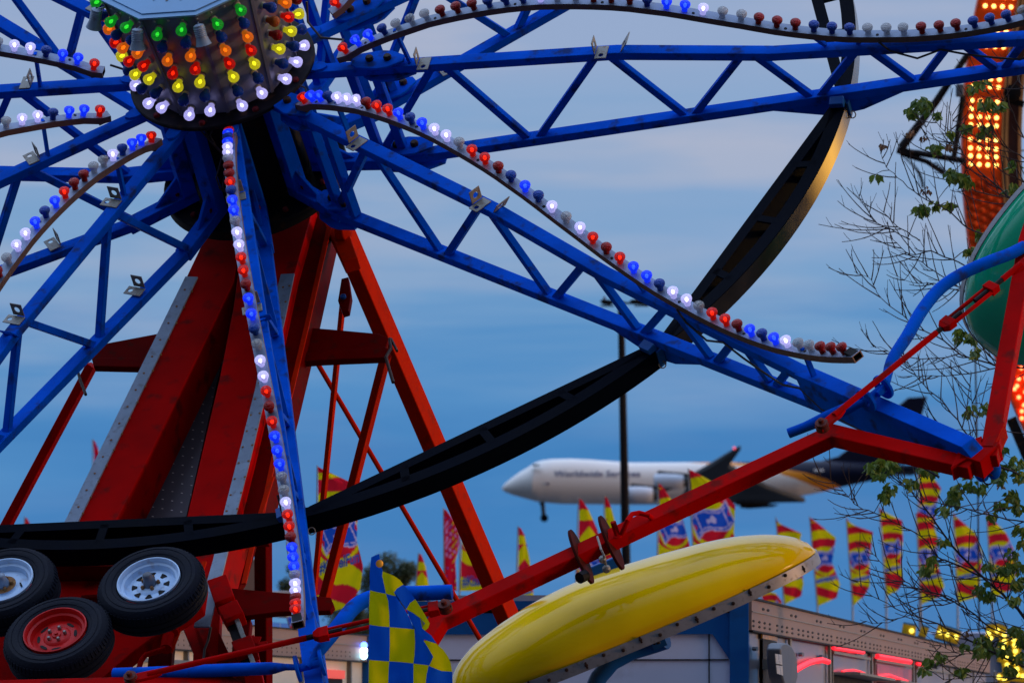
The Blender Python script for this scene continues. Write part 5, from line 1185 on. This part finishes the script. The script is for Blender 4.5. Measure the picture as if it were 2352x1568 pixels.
cl_=[(c3(1640,720),70,26),(c3(1560,770),40,10),(c3(1740,790),20,6),(c3(1640,960),20,6,1),(c3(1550,920),30,8,1),(c3(1370,1010),30,6,1),(c3(1320,1210),22,6),(c3(1970,620),35,8),(c3(2080,720),60,16),(c3(2180,730),40,12),(c3(1940,880),40,12),(c3(2080,900),60,16),(c3(2060,560),40,8),(c3(1740,1010),40,10),(c3(1810,1020),30,8,1),(c3(1840,1200),60,18),(c3(1930,1230),50,16),(c3(1640,1430),50,12),(c3(1660,1310),40,8,1),(c3(1740,1400),35,8),(c3(1820,1410),25,6),(c3(2260,1290),50,14),(c3(2290,1120),40,6),(c3(1830,920),25,4),
(c6(1900,740),55,16),(c6(1970,760),45,12),(c6(1990,860),40,9),(c6(1960,170),35,10),(c6(2050,60),40,8),(c6(1970,1270),60,9),(c6(2060,1240),50,8),(c6(2040,1540),60,8),(c6(2200,1520),40,6),
(c9(1270,90),40,12),(c9(1330,60),50,14),(c9(1420,80),50,14),(c9(1350,150),40,10),(c9(1410,240),50,14),(c9(1560,200),45,12),(c9(1380,290),40,10),(c9(1650,110),50,10),(c9(1720,120),40,10),(c9(1880,250),50,12),(c9(1870,320),50,12),(c9(1780,390),45,10),(c9(1980,230),45,12),(c9(2060,240),40,8),(c9(2180,110),60,14),(c9(2270,60),60,16),(c9(2300,160),50,12),(c9(2180,220),40,6,1),(c9(2260,290),60,16),(c9(2170,350),40,10),(c9(2300,380),50,12),(c9(2120,430),30,6),(c9(1690,730),40,9),(c9(1660,800),45,10),(c9(1760,590),30,5),(c9(2250,690),50,12),(c9(2260,770),50,14),(c9(2320,620),40,8),(c9(2050,930),50,12),(c9(2110,980),50,12),(c9(2310,890),50,12),(c9(2270,900),40,8),(c9(2050,1290),60,20),(c9(2100,1340),60,18),(c9(2020,1340),50,12),(c9(1930,1320),35,8),(c9(1690,1430),35,7),(c9(1760,1390),35,7),(c9(1640,1480),30,5),(c9(2280,1220),50,16),(c9(2320,1290),50,12),(c9(1960,1240),30,5,1),(c9(2200,1330),50,12),(c9(2300,1400),50,12),(c9(2180,800),45,10),(c9(2080,760),35,7),(c9(2300,520),45,10),(c9(2160,170),45,10),(c9(1960,130),40,8),(c9(2240,990),45,10),(c9(1900,1480),35,7),(c9(2230,1480),45,9)]
fb=MB(); br_=MB()
for ci,cc in enumerate(cl_):
    (px,py),rad_,cnt=cc[0],cc[1],cc[2]; dry=len(cc)>3
    zc_=rnd.uniform(-.25,.25)
    for i in range(int(cnt*2.1)):
        a=rnd.uniform(0,2*PI); rr=rad_*.3359*math.sqrt(rnd.random())*.8
        p=W(px+math.cos(a)*rr,py+math.sin(a)*rr*.9-4,DT)+FW*(zc_+rnd.uniform(-.1,.1))
        dr=Vector((rnd.uniform(-.7,.7),rnd.uniform(-.5,.5),-rnd.uniform(.25,1)))
        leaf(br_ if dry else fb,p,dr,rnd.uniform(.045,.080)*(.55 if dry else 1)*1.0,rnd)
    # petiole twig carrying the clump
    best=None; c=W(px,py,DT)+FW*zc_
    for Q in allpts:
        for p in Q:
            dist=(p-c).length
            if best is None or dist<best[0]: best=(dist,p)
    twigs2=MB(); mid=best[1].lerp(c,.5)+UP*.02; fb_t=twigs2.tube([best[1],mid,c+UP*.02],[.004,.0035,.002],4); twigs2.build('twig',M['bark'],tt)
fb.build('foliage',M['leaf'],tt,smooth=0); br_.build('dry_seeds',M['brown'],tt,smooth=0)

def bgtree(name,label,px,py,rx,ry,dep,n,seed):
    rn=random.Random(seed); base=W(px,1684,dep); g=Vector((base.x,base.y,0)); root=thing(name,label,'tree',Matrix.Translation(g),'trees behind the fairground')
    pm=F_PX/dep; b=MB(); c=W(px,py,dep)
    b.tube([g,g.lerp(c,.5),c],[.35,.25,.12],8)
    lumps=[]
    for i in range(16):
        a=rn.uniform(0,2*PI); r=math.sqrt(rn.random()); q_=(math.cos(a)*r*rx*.8,math.sin(a)*r*ry*.8,rn.uniform(-1,1)*rx*.6); lumps.append((q_,rn.uniform(.16,.34)*min(rx,ry)*1.3))
        e_=c+RX*(q_[0]/pm)-UP*(q_[1]/pm)+FW*(q_[2]/pm); b.tube([g.lerp(c,.6),g.lerp(c,.7).lerp(e_,.5),e_],[.14,.09,.03],6)
    b.build('trunk',M['bark'],root)
    f=MB()
    for i in range(n):
        (qx,qy,qz),s_=rn.choice(lumps); v=Vector((rn.gauss(0,1),rn.gauss(0,1),rn.gauss(0,1))).normalized()*s_*rn.uniform(.45,1.12)
        p=c+RX*((qx+v.x)/pm)-UP*((qy+v.y)/pm)+FW*((qz+v.z)/pm); sz=rn.uniform(2.6,5.2)/pm
        d=Vector((rn.uniform(-1,1),rn.uniform(-1,1),rn.uniform(-1,.4))).normalized(); sd=d.orthogonal().normalized(); f.add([p,p+d*sz+sd*sz*.5,p+d*sz*2,p+d*sz-sd*sz*.5],[(0,1,2,3)])
    f.build('crown',M['bgleaf'],root,smooth=0)
bgtree('broadleaf_tree','dark leafy tree just behind the chequered flag',900,1385,72,120,240,13000,3)
bgtree('broadleaf_tree','dark tree filling the gap right of the vertical red post',655,1400,60,150,250,8000,4)
bgtree('broadleaf_tree','lower dark tree behind the big lettered flag and blue tube',800,1440,70,95,245,7000,5)
bgtree('broadleaf_tree','dark tree mass seen between the red legs at lower left',590,1420,50,120,255,5000,6)

# ================================================================== GROUND
b=MB(); g=6000; 
b.add([(-g,-200,0),(g,-200,0),(g,g,0),(-g,g,0)],[(0,1,2,3)])
gr=b.build('ground',mat('asphalt',(.045,.045,.05),.9,var=.2,scale=.5),None,smooth=0); gr['kind']='structure'

# ================================================================== LIGHT, SKY, CAMERA
w=bpy.data.worlds.new('World'); sc.world=w; w.use_nodes=True; nt=w.node_tree; L=nt.links; nt.nodes.clear()
outn=nt.nodes.new('ShaderNodeOutputWorld'); bg=nt.nodes.new('ShaderNodeBackground'); L.new(bg.outputs[0],outn.inputs[0])
sky=nt.nodes.new('ShaderNodeTexSky'); sky.sky_type='NISHITA'; sky.sun_disc=False; sky.sun_elevation=R(4); sky.sun_rotation=R(104); sky.air_density=1.5; sky.dust_density=2
tc=nt.nodes.new('ShaderNodeTexCoord'); sep=nt.nodes.new('ShaderNodeSeparateXYZ'); L.new(tc.outputs['Generated'],sep.inputs[0])
mp=nt.nodes.new('ShaderNodeMapping'); mp.inputs['Scale'].default_value=(6,6,50); mp.inputs['Rotation'].default_value=(0,R(4),0); L.new(tc.outputs['Generated'],mp.inputs['Vector'])
n1=nt.nodes.new('ShaderNodeTexNoise'); n1.inputs['Scale'].default_value=1.6; n1.inputs['Detail'].default_value=5; n1.inputs['Roughness'].default_value=.5; n1.inputs['Distortion'].default_value=.3; L.new(mp.outputs[0],n1.inputs['Vector'])
ma=nt.nodes.new('ShaderNodeMath'); ma.operation='MULTIPLY_ADD'; ma.inputs[1].default_value=.066; L.new(n1.outputs['Fac'],ma.inputs[0]); L.new(sep.outputs['Z'],ma.inputs[2])
mr=nt.nodes.new('ShaderNodeMapRange'); mr.inputs['From Min'].default_value=.043; mr.inputs['From Max'].default_value=.141; L.new(ma.outputs[0],mr.inputs['Value'])
cr=nt.nodes.new('ShaderNodeValToRGB'); L.new(mr.outputs[0],cr.inputs['Fac']); el=cr.color_ramp.elements
def s2l(c): return tuple(((x/255)/12.92 if x/255<=.04045 else ((x/255+.055)/1.055)**2.4) for x in c)
el[0].position=0; el[0].color=(*s2l((72,128,188)),1); el[1].position=1; el[1].color=(*s2l((150,172,208)),1)
for p_,c_ in ((.22,(64,130,192)),(.40,(82,143,200)),(.55,(120,163,207)),(.75,(140,170,209))):
    e_=el.new(p_); e_.color=(*s2l(c_),1)
# soft lilac cloud edges
n2=nt.nodes.new('ShaderNodeTexNoise'); n2.inputs['Scale'].default_value=2.6; n2.inputs['Detail'].default_value=4; n2.inputs['Roughness'].default_value=.45
mp2=nt.nodes.new('ShaderNodeMapping'); mp2.inputs['Scale'].default_value=(7,7,46); mp2.inputs['Location'].default_value=(3,1,7); L.new(tc.outputs['Generated'],mp2.inputs['Vector']); L.new(mp2.outputs[0],n2.inputs['Vector'])
m2=nt.nodes.new('ShaderNodeMapRange'); m2.inputs['From Min'].default_value=.44; m2.inputs['From Max'].default_value=.66; m2.inputs['To Max'].default_value=.62; L.new(n2.outputs['Fac'],m2.inputs['Value'])
m3=nt.nodes.new('ShaderNodeMapRange'); m3.inputs['From Min'].default_value=.04; m3.inputs['From Max'].default_value=.085; m3.inputs['To Min'].default_value=.12; L.new(sep.outputs['Z'],m3.inputs['Value'])
m4=nt.nodes.new('ShaderNodeMath'); m4.operation='MULTIPLY'; L.new(m2.outputs[0],m4.inputs[0]); L.new(m3.outputs[0],m4.inputs[1])
mx=nt.nodes.new('ShaderNodeMix'); mx.data_type='RGBA'; L.new(m4.outputs[0],mx.inputs['Factor']); L.new(cr.outputs['Color'],mx.inputs['A']); mx.inputs['B'].default_value=(*s2l((186,188,206)),1)
# strength 0.1 background: colours scaled up by ten, with a share of the physical sky
sc1=nt.nodes.new('ShaderNodeVectorMath'); sc1.operation='SCALE'; sc1.inputs['Scale'].default_value=9.6; L.new(mx.outputs['Result'],sc1.inputs[0])
sc2=nt.nodes.new('ShaderNodeVectorMath'); sc2.operation='SCALE'; sc2.inputs['Scale'].default_value=.06; L.new(sky.outputs[0],sc2.inputs[0])
ad=nt.nodes.new('ShaderNodeVectorMath'); ad.operation='ADD'; L.new(sc1.outputs[0],ad.inputs[0]); L.new(sc2.outputs[0],ad.inputs[1]); # sky low behind the camera is dimmed to deepen the dark faces; an added warm spot to the right ahead gilds the rim facing
my=nt.nodes.new('ShaderNodeMapRange'); my.inputs['From Min'].default_value=.05; my.inputs['From Max'].default_value=.75; my.inputs['To Min'].default_value=.12; my.inputs['To Max'].default_value=1; 
yz=nt.nodes.new('ShaderNodeMath'); yz.operation='MULTIPLY_ADD'; yz.inputs[1].default_value=1.25; L.new(sep.outputs['Z'],yz.inputs[0]); L.new(sep.outputs['Y'],yz.inputs[2]); L.new(yz.outputs[0],my.inputs['Value'])
s3=nt.nodes.new('ShaderNodeVectorMath'); s3.operation='SCALE'; L.new(ad.outputs[0],s3.inputs[0]); cz=nt.nodes.new('ShaderNodeMapRange'); cz.inputs['From Min'].default_value=.12; cz.inputs['From Max'].default_value=.9; cz.inputs['To Min'].default_value=1; cz.inputs['To Max'].default_value=3.0; L.new(sep.outputs['Z'],cz.inputs['Value']); mz=nt.nodes.new('ShaderNodeMath'); mz.operation='MULTIPLY'; L.new(cz.outputs[0],mz.inputs[0]); L.new(my.outputs[0],mz.inputs[1]); L.new(mz.outputs[0],s3.inputs['Scale'])
dt=nt.nodes.new('ShaderNodeVectorMath'); dt.operation='DOT_PRODUCT'; dt.inputs[1].default_value=(math.sin(R(45)),math.cos(R(45)),.03); L.new(tc.outputs['Generated'],dt.inputs[0])
dm=nt.nodes.new('ShaderNodeMapRange'); dm.interpolation_type='SMOOTHSTEP'; dm.inputs['From Min'].default_value=.992; dm.inputs['From Max'].default_value=.998; dm.inputs['To Max'].default_value=1; L.new(dt.outputs['Value'],dm.inputs['Value'])
s4=nt.nodes.new('ShaderNodeVectorMath'); s4.operation='SCALE'; s4.inputs[0].default_value=(70,36,1); L.new(dm.outputs[0],s4.inputs['Scale'])
a2=nt.nodes.new('ShaderNodeVectorMath'); a2.operation='ADD'; L.new(s3.outputs[0],a2.inputs[0]); L.new(s4.outputs[0],a2.inputs[1]); L.new(a2.outputs[0],bg.inputs['Color']); bg.inputs['Strength'].default_value=.1
sl=bpy.data.lights.new('sun','SUN'); sl.energy=1.5; sl.angle=R(12); sl.color=(1,.56,.30); so=bpy.data.objects.new('sun',sl); col.objects.link(so)
# low warm light from the right, slightly behind the camera
az=R(104); so.rotation_euler=(Vector((math.sin(az),math.cos(az),math.tan(R(4))))).to_track_quat('Z','Y').to_euler()
cam=bpy.data.cameras.new('camera'); co=bpy.data.objects.new('camera',cam); col.objects.link(co); sc.camera=co
cam.sensor_width=36; cam.sensor_fit='HORIZONTAL'; cam.lens=36*F_PX/2352; cam.clip_start=.5; cam.clip_end=20000
co.location=EYE; co.rotation_euler=(PI/2+PITCH,0,0)
cam.dof.use_dof=True; cam.dof.focus_distance=43.0; cam.dof.aperture_fstop=9.0
sc.view_settings.view_transform='Standard'; sc.view_settings.look='None'; sc.view_settings.exposure=0; sc.view_settings.gamma=1
sc.cycles.use_denoising=True; sc.cycles.max_bounces=6; sc.cycles.transparent_max_bounces=12; sc.cycles.sample_clamp_indirect=4
sc.render.resolution_x=1024; sc.render.resolution_y=682
for o in sc.objects:
    if '_m' in o: del o['_m']
